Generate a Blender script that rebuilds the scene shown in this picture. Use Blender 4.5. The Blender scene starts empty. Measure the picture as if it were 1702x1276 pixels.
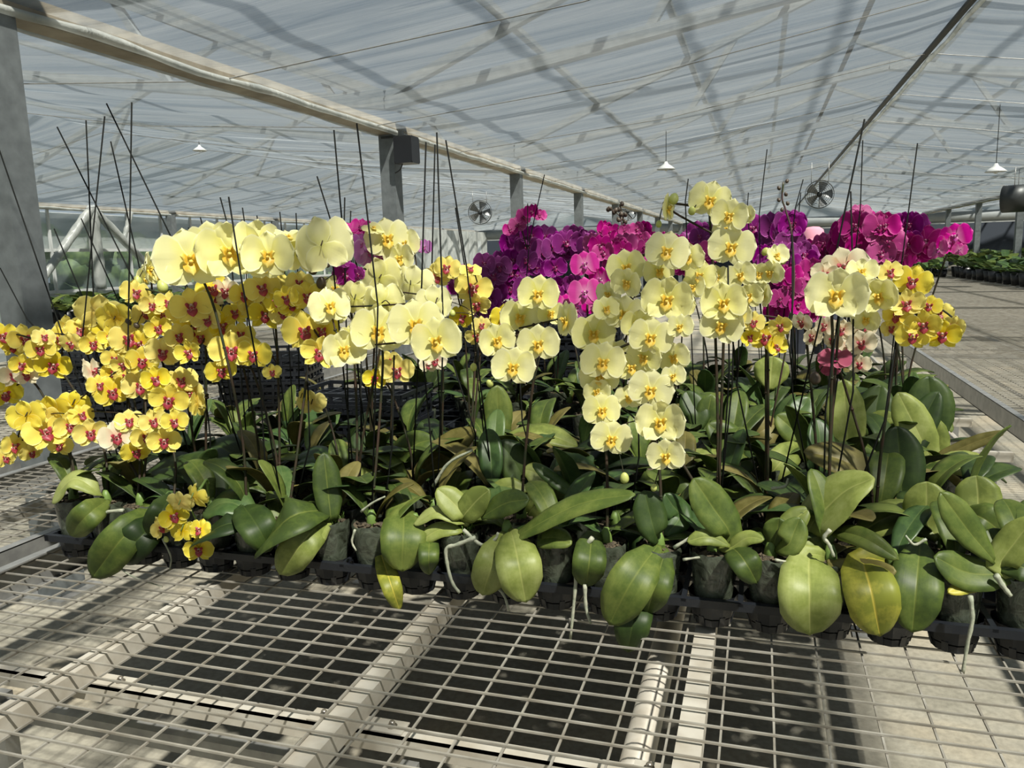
import bpy, bmesh, math, random
from mathutils import Vector, Matrix, noise
random.seed(7)
S = bpy.context.scene
C = S.collection
# ------------------------------------------------------------------ camera
FPX = 1304.76; YAW = 0.307624; PIT = 0.161302; ROL = 0.0305075
T = 0.72                                   # height of the bench mesh over the floor
EYE = Vector((0, 0, 0.9 + T))
_f = Vector((-math.sin(YAW)*math.cos(PIT), math.cos(YAW)*math.cos(PIT), -math.sin(PIT)))
_r = Vector((math.cos(YAW), math.sin(YAW), 0)); _d = _f.cross(_r)
_c, _s = math.cos(ROL), math.sin(ROL)
AX = _c*_r + _s*_d; AD = -_s*_r + _c*_d; AF = _f
cam = bpy.data.cameras.new('camera'); co = bpy.data.objects.new('camera', cam); C.objects.link(co)
cam.sensor_width = 36; cam.lens = FPX/1702*36; cam.clip_end = 300; cam.clip_start = 0.02
m = Matrix.Identity(4)
for i in range(3):
    m[i][0] = AX[i]; m[i][1] = -AD[i]; m[i][2] = -AF[i]; m[i][3] = EYE[i]
co.matrix_world = m
S.camera = co
# ------------------------------------------------------------------ light, sky, exposure
w = bpy.data.worlds.new('sky'); S.world = w; w.use_nodes = True
wn = w.node_tree; wn.nodes.clear()
wo = wn.nodes.new('ShaderNodeOutputWorld'); bg = wn.nodes.new('ShaderNodeBackground')
tc = wn.nodes.new('ShaderNodeTexCoord'); sp = wn.nodes.new('ShaderNodeSeparateXYZ'); rp = wn.nodes.new('ShaderNodeValToRGB')
wn.links.new(tc.outputs['Generated'], sp.inputs[0]); wn.links.new(sp.outputs[2], rp.inputs[0])
rp.color_ramp.elements[0].position = 0.0; rp.color_ramp.elements[0].color = (0.33, 0.39, 0.42, 1)
rp.color_ramp.elements[1].position = 0.7; rp.color_ramp.elements[1].color = (0.25, 0.33, 0.43, 1)
wn.links.new(rp.outputs[0], bg.inputs[0]); bg.inputs[1].default_value = 0.95
wn.links.new(bg.outputs[0], wo.inputs[0])
sun = bpy.data.lights.new('sun', 'SUN'); so = bpy.data.objects.new('sun', sun); C.objects.link(so)
sun.energy = 15.5; sun.angle = 0.03; sun.color = (1.0, 0.95, 0.84)
so.rotation_euler = Vector((-0.50, 0.44, -1.0)).to_track_quat('-Z', 'Y').to_euler()
S.view_settings.view_transform = 'Standard'; S.view_settings.look = 'None'
S.view_settings.exposure = 0.08; S.view_settings.gamma = 1.0; S.view_settings.use_curve_mapping = False
S.cycles.max_bounces = 8; S.cycles.transparent_max_bounces = 12; S.cycles.caustics_reflective = False; S.cycles.caustics_refractive = False

# ------------------------------------------------------------------ pixel -> place
def ray(px, py): return AX*((px-851)/FPX) + AD*((py-638)/FPX) + AF
def atY(px, py, Y):
    d = ray(px, py); return EYE + d*(Y/d.y)
def atX(px, py, X):
    d = ray(px, py); return EYE + d*(X/d.x)
def atZ(px, py, Z):
    d = ray(px, py); return EYE + d*((Z+T-EYE.z)/d.z)

# ------------------------------------------------------------------ materials
MATS = {}
def mat(name, col, rough=0.6, metal=0.0, noise_amt=0.0, nscale=20.0, col2=None, bump=0.0, spec=0.5, trans=0.0):
    if name in MATS: return MATS[name]
    M = bpy.data.materials.new(name); M.use_nodes = True; nt = M.node_tree; b = nt.nodes['Principled BSDF']
    b.inputs['Roughness'].default_value = rough; b.inputs['Metallic'].default_value = metal
    b.inputs['Specular IOR Level'].default_value = spec
    b.inputs['Base Color'].default_value = (*col, 1)
    if col2 or bump:
        tx = nt.nodes.new('ShaderNodeTexCoord'); nz = nt.nodes.new('ShaderNodeTexNoise')
        nz.inputs['Scale'].default_value = nscale; nz.inputs['Detail'].default_value = 5
        nt.links.new(tx.outputs['Object'], nz.inputs['Vector'])
        if col2:
            r = nt.nodes.new('ShaderNodeValToRGB'); r.color_ramp.elements[0].position = .35; r.color_ramp.elements[1].position = .65
            r.color_ramp.elements[0].color = (*col, 1); r.color_ramp.elements[1].color = (*col2, 1)
            nt.links.new(nz.outputs['Fac'], r.inputs[0]); nt.links.new(r.outputs[0], b.inputs['Base Color'])
        if bump:
            bp = nt.nodes.new('ShaderNodeBump'); bp.inputs['Strength'].default_value = bump; bp.inputs['Distance'].default_value = .01
            nt.links.new(nz.outputs['Fac'], bp.inputs['Height']); nt.links.new(bp.outputs[0], b.inputs['Normal'])
    MATS[name] = M; return M

def add_translucent(M, colsock, frac):
    nt = M.node_tree; b = nt.nodes['Principled BSDF']; o = nt.nodes['Material Output']
    t = nt.nodes.new('ShaderNodeBsdfTranslucent'); mx = nt.nodes.new('ShaderNodeMixShader'); mx.inputs[0].default_value = frac
    nt.links.new(colsock, t.inputs[0]); nt.links.new(b.outputs[0], mx.inputs[1]); nt.links.new(t.outputs[0], mx.inputs[2])
    nt.links.new(mx.outputs[0], o.inputs[0])

def petal_mat(name, inner, outer, edge, vein, frac=0.35, vstr=.35):
    """UV.x = across (0..1), UV.y = along (0 base .. 1 tip)"""
    M = bpy.data.materials.new(name); M.use_nodes = True; nt = M.node_tree; b = nt.nodes['Principled BSDF']
    b.inputs['Roughness'].default_value = .5; b.inputs['Specular IOR Level'].default_value = .25
    uv = nt.nodes.new('ShaderNodeUVMap'); s = nt.nodes.new('ShaderNodeSeparateXYZ'); nt.links.new(uv.outputs[0], s.inputs[0])
    r = nt.nodes.new('ShaderNodeValToRGB'); e = r.color_ramp.elements
    e[0].position = 0.0; e[0].color = (*inner, 1); e[1].position = .55; e[1].color = (*outer, 1)
    nt.links.new(s.outputs[1], r.inputs[0])
    def mth(op, a_, b_=None):
        q = nt.nodes.new('ShaderNodeMath'); q.operation = op
        for i_, v_ in enumerate((a_, b_)):
            if v_ is None: continue
            if isinstance(v_, (int, float)): q.inputs[i_].default_value = v_
            else: nt.links.new(v_, q.inputs[i_])
        return q.outputs[0]
    rim = mth('MAXIMUM', mth('MULTIPLY', mth('ABSOLUTE', mth('SUBTRACT', s.outputs[0], .5)), 2.0), s.outputs[1])
    rr = nt.nodes.new('ShaderNodeMapRange'); rr.inputs[1].default_value = .86; rr.inputs[2].default_value = .99; nt.links.new(rim, rr.inputs[0])
    wv = nt.nodes.new('ShaderNodeTexNoise'); wv.inputs['Scale'].default_value = 1.0; wv.inputs['Detail'].default_value = 3
    mp = nt.nodes.new('ShaderNodeMapping'); mp.inputs['Scale'].default_value = (16.0, 1.2, 1)
    nt.links.new(uv.outputs[0], mp.inputs[0]); nt.links.new(mp.outputs[0], wv.inputs[0])
    mr = nt.nodes.new('ShaderNodeMath'); mr.operation = 'MULTIPLY'; mr.inputs[1].default_value = vstr
    nt.links.new(wv.outputs['Fac'], mr.inputs[0])
    mx = nt.nodes.new('ShaderNodeMixRGB'); nt.links.new(mr.outputs[0], mx.inputs[0]); nt.links.new(r.outputs[0], mx.inputs[1]); mx.inputs[2].default_value = (*vein, 1)
    m0 = mx; mx = nt.nodes.new('ShaderNodeMixRGB'); nt.links.new(rr.outputs[0], mx.inputs[0]); nt.links.new(m0.outputs[0], mx.inputs[1]); mx.inputs[2].default_value = (*edge, 1)
    # each bloom its own tint
    oi = nt.nodes.new('ShaderNodeObjectInfo'); hs = nt.nodes.new('ShaderNodeHueSaturation')
    a = nt.nodes.new('ShaderNodeMapRange'); a.inputs[3].default_value = .85; a.inputs[4].default_value = 1.1; nt.links.new(oi.outputs['Random'], a.inputs[0])
    nt.links.new(a.outputs[0], hs.inputs['Saturation']); nt.links.new(mx.outputs[0], hs.inputs['Color'])
    nt.links.new(hs.outputs[0], b.inputs['Base Color'])
    bp = nt.nodes.new('ShaderNodeBump'); bp.inputs['Strength'].default_value = .10; bp.inputs['Distance'].default_value = .003
    nt.links.new(wv.outputs['Fac'], bp.inputs['Height']); nt.links.new(bp.outputs[0], b.inputs['Normal'])
    add_translucent(M, hs.outputs[0], frac); MATS[name] = M; return M
petal_mat('cream', (.80,.78,.20), (.93,.90,.45), (.95,.93,.62), (.86,.80,.34), .36, .25)
petal_mat('yellow', (.82,.58,.05), (.88,.75,.13), (.92,.85,.30), (.84,.64,.08), .34, .25)
petal_mat('purple', (.22,.01,.13), (.29,.010,.23), (.60,.10,.50), (.20,.004,.15), .30, .5)
petal_mat('magenta', (.42,.01,.18), (.50,.012,.24), (.78,.14,.45), (.30,.004,.13), .30, .4)
petal_mat('pink', (.80,.45,.62), (.72,.03,.36), (.82,.16,.50), (.55,.01,.27), .30, .4)
petal_mat('lilac', (.75,.5,.8), (.62,.22,.62), (.78,.5,.78), (.5,.08,.5), .30, .5)
petal_mat('wine', (.45,.06,.12), (.42,.03,.11), (.62,.16,.25), (.28,.01,.06), .30, .4)
petal_mat('blush', (.80,.45,.30), (.90,.83,.58), (.93,.88,.68), (.85,.62,.42), .30, .35)

def lip_mat(name, a, b_, c):
    M = bpy.data.materials.new(name); M.use_nodes = True; nt = M.node_tree; b = nt.nodes['Principled BSDF']
    b.inputs['Roughness'].default_value = .45
    uv = nt.nodes.new('ShaderNodeUVMap'); s = nt.nodes.new('ShaderNodeSeparateXYZ'); nt.links.new(uv.outputs[0], s.inputs[0])
    nz = nt.nodes.new('ShaderNodeTexNoise'); nz.inputs['Scale'].default_value = 3.5; nt.links.new(uv.outputs[0], nz.inputs[0])
    ad = nt.nodes.new('ShaderNodeMath'); ad.operation = 'ADD'; nt.links.new(s.outputs[1], ad.inputs[0]); nt.links.new(nz.outputs['Fac'], ad.inputs[1])
    sb = nt.nodes.new('ShaderNodeMath'); sb.operation = 'SUBTRACT'; sb.inputs[1].default_value = .5; nt.links.new(ad.outputs[0], sb.inputs[0])
    r = nt.nodes.new('ShaderNodeValToRGB'); e = r.color_ramp.elements; e[0].color = (*a, 1); e[0].position = .0; e[1].color = (*c, 1); e[1].position = .95
    x = e.new(.28); x.color = (*b_, 1)
    nt.links.new(sb.outputs[0], r.inputs[0]); nt.links.new(r.outputs[0], b.inputs['Base Color'])
    add_translucent(M, r.outputs[0], .2); MATS[name] = M
lip_mat('lip_gold', (.80,.66,.12), (.76,.45,.03), (.86,.74,.20))
lip_mat('lip_crimson', (.85,.66,.55), (.26,.015,.035), (.48,.06,.08))
lip_mat('lip_purple', (.80,.45,.60), (.22,.0,.10), (.35,.01,.10))
lip_mat('lip_violet', (.90,.85,.80), (.40,.02,.22), (.50,.10,.40))
LIPOF = {'cream':'lip_gold','yellow':'lip_crimson','purple':'lip_purple','magenta':'lip_purple','pink':'lip_violet','lilac':'lip_violet','wine':'lip_purple','blush':'lip_crimson'}

def leaf_mat(name, dark, mid, light, rough=.38, frac=.16):
    M = bpy.data.materials.new(name); M.use_nodes = True; nt = M.node_tree; b = nt.nodes['Principled BSDF']
    b.inputs['Roughness'].default_value = rough; b.inputs['Specular IOR Level'].default_value = .32
    uv = nt.nodes.new('ShaderNodeUVMap'); s = nt.nodes.new('ShaderNodeSeparateXYZ'); nt.links.new(uv.outputs[0], s.inputs[0])
    oi = nt.nodes.new('ShaderNodeObjectInfo')
    nz = nt.nodes.new('ShaderNodeTexNoise'); nz.inputs['Scale'].default_value = 14; nz.inputs['Detail'].default_value = 6; nz.inputs['Roughness'].default_value = .65
    tx = nt.nodes.new('ShaderNodeTexCoord'); nt.links.new(tx.outputs['Object'], nz.inputs[0])
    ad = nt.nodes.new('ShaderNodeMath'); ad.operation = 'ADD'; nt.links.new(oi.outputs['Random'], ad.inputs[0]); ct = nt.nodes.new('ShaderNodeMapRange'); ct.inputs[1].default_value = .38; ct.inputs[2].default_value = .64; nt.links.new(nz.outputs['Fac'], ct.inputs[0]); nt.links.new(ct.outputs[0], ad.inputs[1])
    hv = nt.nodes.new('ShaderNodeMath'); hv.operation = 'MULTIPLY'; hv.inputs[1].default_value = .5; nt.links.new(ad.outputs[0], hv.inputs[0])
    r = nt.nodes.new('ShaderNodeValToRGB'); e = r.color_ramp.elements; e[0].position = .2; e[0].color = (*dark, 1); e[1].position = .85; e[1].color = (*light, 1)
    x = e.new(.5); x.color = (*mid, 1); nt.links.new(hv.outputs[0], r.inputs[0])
    # parallel veins and a paler midrib groove
    wv = nt.nodes.new('ShaderNodeTexNoise'); wv.inputs['Scale'].default_value = 1.0; wv.inputs['Detail'].default_value = 5
    mp = nt.nodes.new('ShaderNodeMapping'); mp.inputs['Scale'].default_value = (26, 1.6, 1); nt.links.new(uv.outputs[0], mp.inputs[0]); nt.links.new(mp.outputs[0], wv.inputs[0])
    sh = nt.nodes.new('ShaderNodeMath'); sh.operation = 'SUBTRACT'; sh.inputs[1].default_value = .5; nt.links.new(s.outputs[0], sh.inputs[0])
    ab = nt.nodes.new('ShaderNodeMath'); ab.operation = 'ABSOLUTE'; nt.links.new(sh.outputs[0], ab.inputs[0])
    mr = nt.nodes.new('ShaderNodeMapRange'); mr.inputs[1].default_value = 0; mr.inputs[2].default_value = .035; mr.inputs[3].default_value = .55; mr.inputs[4].default_value = 0
    nt.links.new(ab.outputs[0], mr.inputs[0])
    m1 = nt.nodes.new('ShaderNodeMixRGB'); nt.links.new(mr.outputs[0], m1.inputs[0]); nt.links.new(r.outputs[0], m1.inputs[1]); m1.inputs[2].default_value = (min(1,light[0]*1.3), min(1,light[1]*1.2), light[2]*1.2, 1)
    wm = nt.nodes.new('ShaderNodeMath'); wm.operation = 'MULTIPLY'; wm.inputs[1].default_value = .45; nt.links.new(wv.outputs['Fac'], wm.inputs[0])
    m2 = nt.nodes.new('ShaderNodeMixRGB'); nt.links.new(wm.outputs[0], m2.inputs[0]); nt.links.new(m1.outputs[0], m2.inputs[1]); m2.inputs[2].default_value = (*dark, 1)
    nt.links.new(m2.outputs[0], b.inputs['Base Color'])
    bp = nt.nodes.new('ShaderNodeBump'); bp.inputs['Strength'].default_value = .10; bp.inputs['Distance'].default_value = .002
    nt.links.new(wv.outputs['Fac'], bp.inputs['Height']); nt.links.new(bp.outputs[0], b.inputs['Normal'])
    add_translucent(M, m2.outputs[0], frac); MATS[name] = M
leaf_mat('leaf_green', (.040,.065,.014), (.085,.125,.022), (.17,.21,.045), .48, .14)
leaf_mat('leaf_light', (.13,.165,.035), (.25,.295,.07), (.37,.41,.14), .45, .18)
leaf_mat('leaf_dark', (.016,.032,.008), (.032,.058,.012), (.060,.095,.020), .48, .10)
leaf_mat('leaf_olive', (.10,.09,.02), (.17,.15,.045), (.23,.20,.07), .5)
leaf_mat('leaf_yellowing', (.20,.22,.03), (.45,.42,.06), (.75,.60,.10), .45)
leaf_mat('leaf_blue', (.035,.07,.022), (.065,.12,.032), (.12,.18,.055), .38)

mat('wire', (.43,.41,.36), .42, .35, col2=(.28,.255,.21), nscale=14)
mat('steel', (.42,.42,.40), .38, .55, col2=(.30,.30,.29), nscale=18, bump=.05)
mat('rail_white', (.56,.53,.46), .45, .15, col2=(.42,.38,.31), nscale=12)
mat('column', (.19,.21,.215), .55, .3, col2=(.14,.155,.16), nscale=14, bump=.1)
mat('black_plastic', (.012,.013,.016), .38)
mat('tray', (.012,.014,.018), .35, bump=.1, nscale=60)
mat('stake', (.006,.007,.006), .7, spec=.15)
mat('stem', (.018,.026,.010), .6, col2=(.040,.022,.014), nscale=30, spec=.25)
mat('stem_green', (.14,.22,.05), .5)
mat('root', (.30,.33,.24), .6, col2=(.42,.42,.32), nscale=60, bump=.3)
mat('medium', (.035,.028,.018), .9, col2=(.13,.10,.06), nscale=90, bump=1.0)
mat('moss', (.10,.22,.03), .8, col2=(.20,.32,.06), nscale=80, bump=.8)
mat('beam', (.36,.32,.25), .6, col2=(.22,.19,.14), nscale=5, bump=.2)
mat('fan_dark', (.05,.055,.055), .45, .4)
mat('fan_blade', (.35,.36,.36), .4, .3)
mat('lampwhite', (.58,.60,.59), .3)
mat('cloth_pink', (.80,.35,.45), .8)
mat('cloth_dark', (.03,.035,.05), .8)
mat('skin', (.45,.26,.18), .5)
mat('hair', (.01,.009,.008), .4)
mat('bud_green', (.40,.48,.12), .45, col2=(.52,.52,.16), nscale=20)
mat('bud_dark', (.09,.04,.05), .45, col2=(.05,.06,.02), nscale=40)
mat('curtain_roll', (.28,.30,.30), .5, col2=(.22,.24,.24), nscale=3)
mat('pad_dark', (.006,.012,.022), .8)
mat('grey_box', (.2,.22,.22), .6)
mat('bolt', (.40,.36,.30), .35, .8)
# clear plastic film pot
M = bpy.data.materials.new('pot_film'); M.use_nodes = True; nt = M.node_tree; b = nt.nodes['Principled BSDF']
nz = nt.nodes.new('ShaderNodeTexNoise'); nz.inputs['Scale'].default_value = 22; nz.inputs['Detail'].default_value = 6; nz.inputs['Distortion'].default_value = 1.5
tx = nt.nodes.new('ShaderNodeTexCoord'); nt.links.new(tx.outputs['Object'], nz.inputs[0])
r = nt.nodes.new('ShaderNodeValToRGB'); r.color_ramp.elements[0].position = .3; r.color_ramp.elements[0].color = (.018,.020,.012,1); r.color_ramp.elements[1].position = .75; r.color_ramp.elements[1].color = (.10,.12,.085,1)
nt.links.new(nz.outputs['Fac'], r.inputs[0]); nt.links.new(r.outputs[0], b.inputs['Base Color'])
b.inputs['Roughness'].default_value = .22; b.inputs['Coat Weight'].default_value = .5
bp = nt.nodes.new('ShaderNodeBump'); bp.inputs['Strength'].default_value = .6; bp.inputs['Distance'].default_value = .01
nt.links.new(nz.outputs['Fac'], bp.inputs['Height']); nt.links.new(bp.outputs[0], b.inputs['Normal']); MATS['pot_film'] = M
# concrete floor
M = bpy.data.materials.new('concrete'); M.use_nodes = True; nt = M.node_tree; b = nt.nodes['Principled BSDF']; b.inputs['Roughness'].default_value = .85
tx = nt.nodes.new('ShaderNodeTexCoord')
n1 = nt.nodes.new('ShaderNodeTexNoise'); n1.inputs['Scale'].default_value = 1.6; n1.inputs['Detail'].default_value = 6; nt.links.new(tx.outputs['Object'], n1.inputs[0])
n2 = nt.nodes.new('ShaderNodeTexNoise'); n2.inputs['Scale'].default_value = 40; n2.inputs['Detail'].default_value = 6; nt.links.new(tx.outputs['Object'], n2.inputs[0])
r1 = nt.nodes.new('ShaderNodeValToRGB'); r1.color_ramp.elements[0].position = .3; r1.color_ramp.elements[0].color = (.22,.205,.155,1); r1.color_ramp.elements[1].position = .72; r1.color_ramp.elements[1].color = (.44,.375,.265,1)
x = r1.color_ramp.elements.new(.5); x.color = (.33,.31,.25,1)
nt.links.new(n1.outputs['Fac'], r1.inputs[0])
mx = nt.nodes.new('ShaderNodeMixRGB'); mx.blend_type = 'MULTIPLY'; mx.inputs[0].default_value = .5
r2 = nt.nodes.new('ShaderNodeValToRGB'); r2.color_ramp.elements[0].position = .35; r2.color_ramp.elements[0].color = (.6,.6,.6,1); r2.color_ramp.elements[1].position = .6; r2.color_ramp.elements[1].color = (1,1,1,1)
nt.links.new(n2.outputs['Fac'], r2.inputs[0]); nt.links.new(r1.outputs[0], mx.inputs[1]); nt.links.new(r2.outputs[0], mx.inputs[2]); nt.links.new(mx.outputs[0], b.inputs['Base Color'])
bp = nt.nodes.new('ShaderNodeBump'); bp.inputs['Strength'].default_value = .3; bp.inputs['Distance'].default_value = .01; nt.links.new(n2.outputs['Fac'], bp.inputs['Height']); nt.links.new(bp.outputs[0], b.inputs['Normal']); MATS['concrete'] = M
# translucent greenhouse film
def film(name, col, a_trans, a_tl, sc=(1,1,1), colb=None):
    M = bpy.data.materials.new(name); M.use_nodes = True; nt = M.node_tree; b = nt.nodes['Principled BSDF']; o = nt.nodes['Material Output']
    tx = nt.nodes.new('ShaderNodeTexCoord'); mp = nt.nodes.new('ShaderNodeMapping'); mp.inputs['Scale'].default_value = sc; nt.links.new(tx.outputs['Object'], mp.inputs[0])
    n1 = nt.nodes.new('ShaderNodeTexNoise'); n1.inputs['Scale'].default_value = 1.0; n1.inputs['Detail'].default_value = 7; n1.inputs['Distortion'].default_value = .8; nt.links.new(mp.outputs[0], n1.inputs[0])
    r = nt.nodes.new('ShaderNodeValToRGB'); r.color_ramp.elements[0].position = .35; r.color_ramp.elements[0].color = (*col, 1); r.color_ramp.elements[1].position = .65; r.color_ramp.elements[1].color = (*(colb or col), 1)
    nt.links.new(n1.outputs['Fac'], r.inputs[0]); nt.links.new(r.outputs[0], b.inputs['Base Color'])
    b.inputs['Roughness'].default_value = .28; b.inputs['Specular IOR Level'].default_value = .5
    bp = nt.nodes.new('ShaderNodeBump'); bp.inputs['Strength'].default_value = .8; bp.inputs['Distance'].default_value = .06; nt.links.new(n1.outputs['Fac'], bp.inputs['Height']); nt.links.new(bp.outputs[0], b.inputs['Normal'])
    tl = nt.nodes.new('ShaderNodeBsdfTranslucent'); nt.links.new(r.outputs[0], tl.inputs[0]); nt.links.new(bp.outputs[0], tl.inputs['Normal'])
    tr = nt.nodes.new('ShaderNodeBsdfTransparent'); tr.inputs[0].default_value = (.93,.95,.97,1)
    m1 = nt.nodes.new('ShaderNodeMixShader'); m1.inputs[0].default_value = a_tl; nt.links.new(b.outputs[0], m1.inputs[1]); nt.links.new(tl.outputs[0], m1.inputs[2])
    m2 = nt.nodes.new('ShaderNodeMixShader')
    mr = nt.nodes.new('ShaderNodeMapRange'); mr.inputs[1].default_value = .3; mr.inputs[2].default_value = .7; mr.inputs[3].default_value = a_trans-.08; mr.inputs[4].default_value = a_trans+.08
    nt.links.new(n1.outputs['Fac'], mr.inputs[0]); nt.links.new(mr.outputs[0], m2.inputs[0])
    nt.links.new(m1.outputs[0], m2.inputs[1]); nt.links.new(tr.outputs[0], m2.inputs[2]); nt.links.new(m2.outputs[0], o.inputs[0]); MATS[name] = M
film('film', (.22,.27,.33), .40, .14, (.6, 6, .6), (.42,.45,.47))
film('wall_film', (.42,.48,.50), .32, .35, (.8,.8,2.0), (.60,.62,.62))
film('wrap', (.45,.48,.46), .25, .25, (4,4,1.5), (.72,.74,.70))

# ------------------------------------------------------------------ helpers
def link(name, me, m=None, parent=None):
    o = bpy.data.objects.new(name, me); C.objects.link(o)
    if m is not None and me is not None and not me.materials: me.materials.append(MATS[m] if isinstance(m, str) else m)
    if parent is not None: o.parent = parent
    return o
def mesh_of(bm, name, smooth=True):
    me = bpy.data.meshes.new(name); bm.to_mesh(me); bm.free()
    if smooth:
        for p in me.polygons: p.use_smooth = True
    return me
def tag(o, label=None, cat=None, group=None, kind=None):
    if label: o['label'] = label
    if cat: o['category'] = cat
    if group: o['group'] = group
    if kind: o['kind'] = kind
    return o
def thing(name, loc, label, cat, group=None):
    o = bpy.data.objects.new(name, None); C.objects.link(o); o.location = loc; o.empty_display_size = .05
    return tag(o, label, cat, group)
def box(bm, x0, x1, y0, y1, z0, z1, M_=None):
    v = [bm.verts.new((x, y, z)) for x in (x0, x1) for y in (y0, y1) for z in (z0, z1)]
    if M_ is not None:
        for q in v: q.co = M_ @ q.co
    for f in ((0,1,3,2),(4,6,7,5),(0,4,5,1),(2,3,7,6),(0,2,6,4),(1,5,7,3)): bm.faces.new([v[i] for i in f])
def bar(bm, a, b_, w_, h_, up=Vector((0,0,1))):
    a = Vector(a); b_ = Vector(b_); t = (b_-a).normalized(); s = t.cross(up)
    if s.length < 1e-4: s = t.cross(Vector((0,1,0)))
    s.normalize(); u = s.cross(t)
    vs = []
    for p in (a, b_):
        for i, j in ((-1,-1),(1,-1),(1,1),(-1,1)): vs.append(bm.verts.new(p + s*(i*w_/2) + u*(j*h_/2)))
    for f in ((0,1,2,3),(7,6,5,4),(0,4,5,1),(1,5,6,2),(2,6,7,3),(3,7,4,0)): bm.faces.new([vs[i] for i in f])
def tube(bm, pts, rad, n=6, cap=True):
    pts = [Vector(p) for p in pts]; rings = []
    ref = None
    for i, p in enumerate(pts):
        t = (pts[min(i+1, len(pts)-1)] - pts[max(i-1, 0)]).normalized()
        if ref is None:
            ref = t.cross(Vector((0,0,1)))
            if ref.length < .1: ref = t.cross(Vector((1,0,0)))
        ref = (ref - t*ref.dot(t)).normalized(); q = t.cross(ref)
        rr = rad[i] if isinstance(rad, (list, tuple)) else rad
        rings.append([bm.verts.new(p + (ref*math.cos(a)+q*math.sin(a))*rr) for a in [2*math.pi*k/n for k in range(n)]])
    for a, b_ in zip(rings, rings[1:]):
        for k in range(n): bm.faces.new((a[k], a[(k+1)%n], b_[(k+1)%n], b_[k]))
    if cap: bm.faces.new(rings[0][::-1]); bm.faces.new(rings[-1])
def smooth_path(pts, n=6):
    pts = [Vector(p) for p in pts]
    if len(pts) < 3: return [pts[0].lerp(pts[-1], i/n) for i in range(n+1)]
    P = [pts[0]*2-pts[1]] + pts + [pts[-1]*2-pts[-2]]; out = []
    for i in range(1, len(P)-2):
        a, b_, c, d = P[i-1:i+3]
        for k in range(n):
            t = k/n; out.append(.5*((2*b_) + (-a+c)*t + (2*a-5*b_+4*c-d)*t*t + (-a+3*b_-3*c+d)*t*t*t))
    out.append(pts[-1]); return out
def lathe(bm, prof, n=20, loc=(0,0,0), caps=(True, True), axis='Z'):
    rings = []
    for r_, z in prof:
        ring = []
        for k in range(n):
            a = 2*math.pi*k/n; x, y = r_*math.cos(a), r_*math.sin(a)
            p = (x, y, z) if axis == 'Z' else (x, z, y)
            ring.append(bm.verts.new(Vector(p)+Vector(loc)))
        rings.append(ring)
    for a, b_ in zip(rings, rings[1:]):
        for k in range(n): bm.faces.new((a[k], a[(k+1)%n], b_[(k+1)%n], b_[k]))
    if caps[0]: bm.faces.new(rings[0][::-1])
    if caps[1]: bm.faces.new(rings[-1])
ORD = ['zeroth','first','second','third','fourth','fifth','sixth','seventh','eighth','ninth','tenth','eleventh','twelfth','thirteenth','fourteenth','fifteenth','sixteenth','seventeenth','eighteenth','nineteenth','twentieth','twenty-first','twenty-second','twenty-third','twenty-fourth']

# ------------------------------------------------------------------ the greenhouse shell
XE = (-12.95, -3.35, 6.25, 15.85)          # gutter lines
ZE, ZR = 2.11+T, 2.70+T
BAY = [2.9 + 4.07*k for k in range(-2, 9)]
YB, YF = 36.0, -6.0
bm = bmesh.new(); box(bm, -22, 22, YF-2, YB+4, -.08, 0)
tag(link('floor', mesh_of(bm, 'floor', False), 'concrete'), kind='structure')
bx = [(-12.95,ZE),(-8.15,ZR),(-3.35,ZE),(1.45,ZR),(6.25,ZE),(11.05,ZR),(15.85,ZE)]
bm = bmesh.new(); prev = None
ny = 560
for j in range(ny+1):
    y = YF + (YB-YF)*j/ny; row = []
    for i in range(len(bx)-1):
        for k in range(14):
            t = k/14; x = bx[i][0]*(1-t)+bx[i+1][0]*t; z = bx[i][1]*(1-t)+bx[i+1][1]*t
            ed = math.sin(math.pi*t)
            fold = abs(math.sin(math.pi*y/.92 + .5*noise.noise(Vector((x*.2, y*.3, 1)))))
            z += ed**.5*(-.035*fold - .05 + .03*noise.noise(Vector((x*.35, y*2.3, 3))) + .05*noise.noise(Vector((x*.25, y*.3, 7))))
            row.append(bm.verts.new((x, y, z)))
    x, z = bx[-1]; row.append(bm.verts.new((x, y, z)))
    if prev:
        for a in range(len(row)-1): bm.faces.new((prev[a], prev[a+1], row[a+1], row[a]))
    prev = row
tag(link('ceiling', mesh_of(bm, 'ceiling'), 'film'), kind='structure')

bm = bmesh.new(); box(bm, -90, -22, -40, 90, -.12, -.05); box(bm, -90, 22, 44, 120, -.12, -.05)
mat('outside_green', (.03,.05,.015), .9, col2=(.09,.10,.04), nscale=.6, bump=1)
tag(link('lawn', mesh_of(bm, 'lawn', False), 'outside_green'), kind='structure')
hedge = bmesh.new(); rgh = random.Random(5)
for k in range(420):
    cx_, cy_, cz_ = rgh.uniform(-17.5,-15.6), rgh.uniform(2,34), rgh.uniform(.2,2.3); r_0 = rgh.uniform(.25,.5)
    g_ = bmesh.ops.create_icosphere(hedge, subdivisions=2, radius=r_0)
    for v in g_['verts']: v.co = v.co*(1+.35*noise.noise(v.co*6+Vector((k,0,0)))) + Vector((cx_,cy_,cz_))
mat('hedge_green', (.02,.045,.012), .7, col2=(.07,.11,.03), nscale=9, bump=1)
tag(link('hedge', mesh_of(hedge, 'hedge'), 'hedge_green'), 'dark green hedge outside beyond the window band of the left wall', 'hedge')
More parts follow.
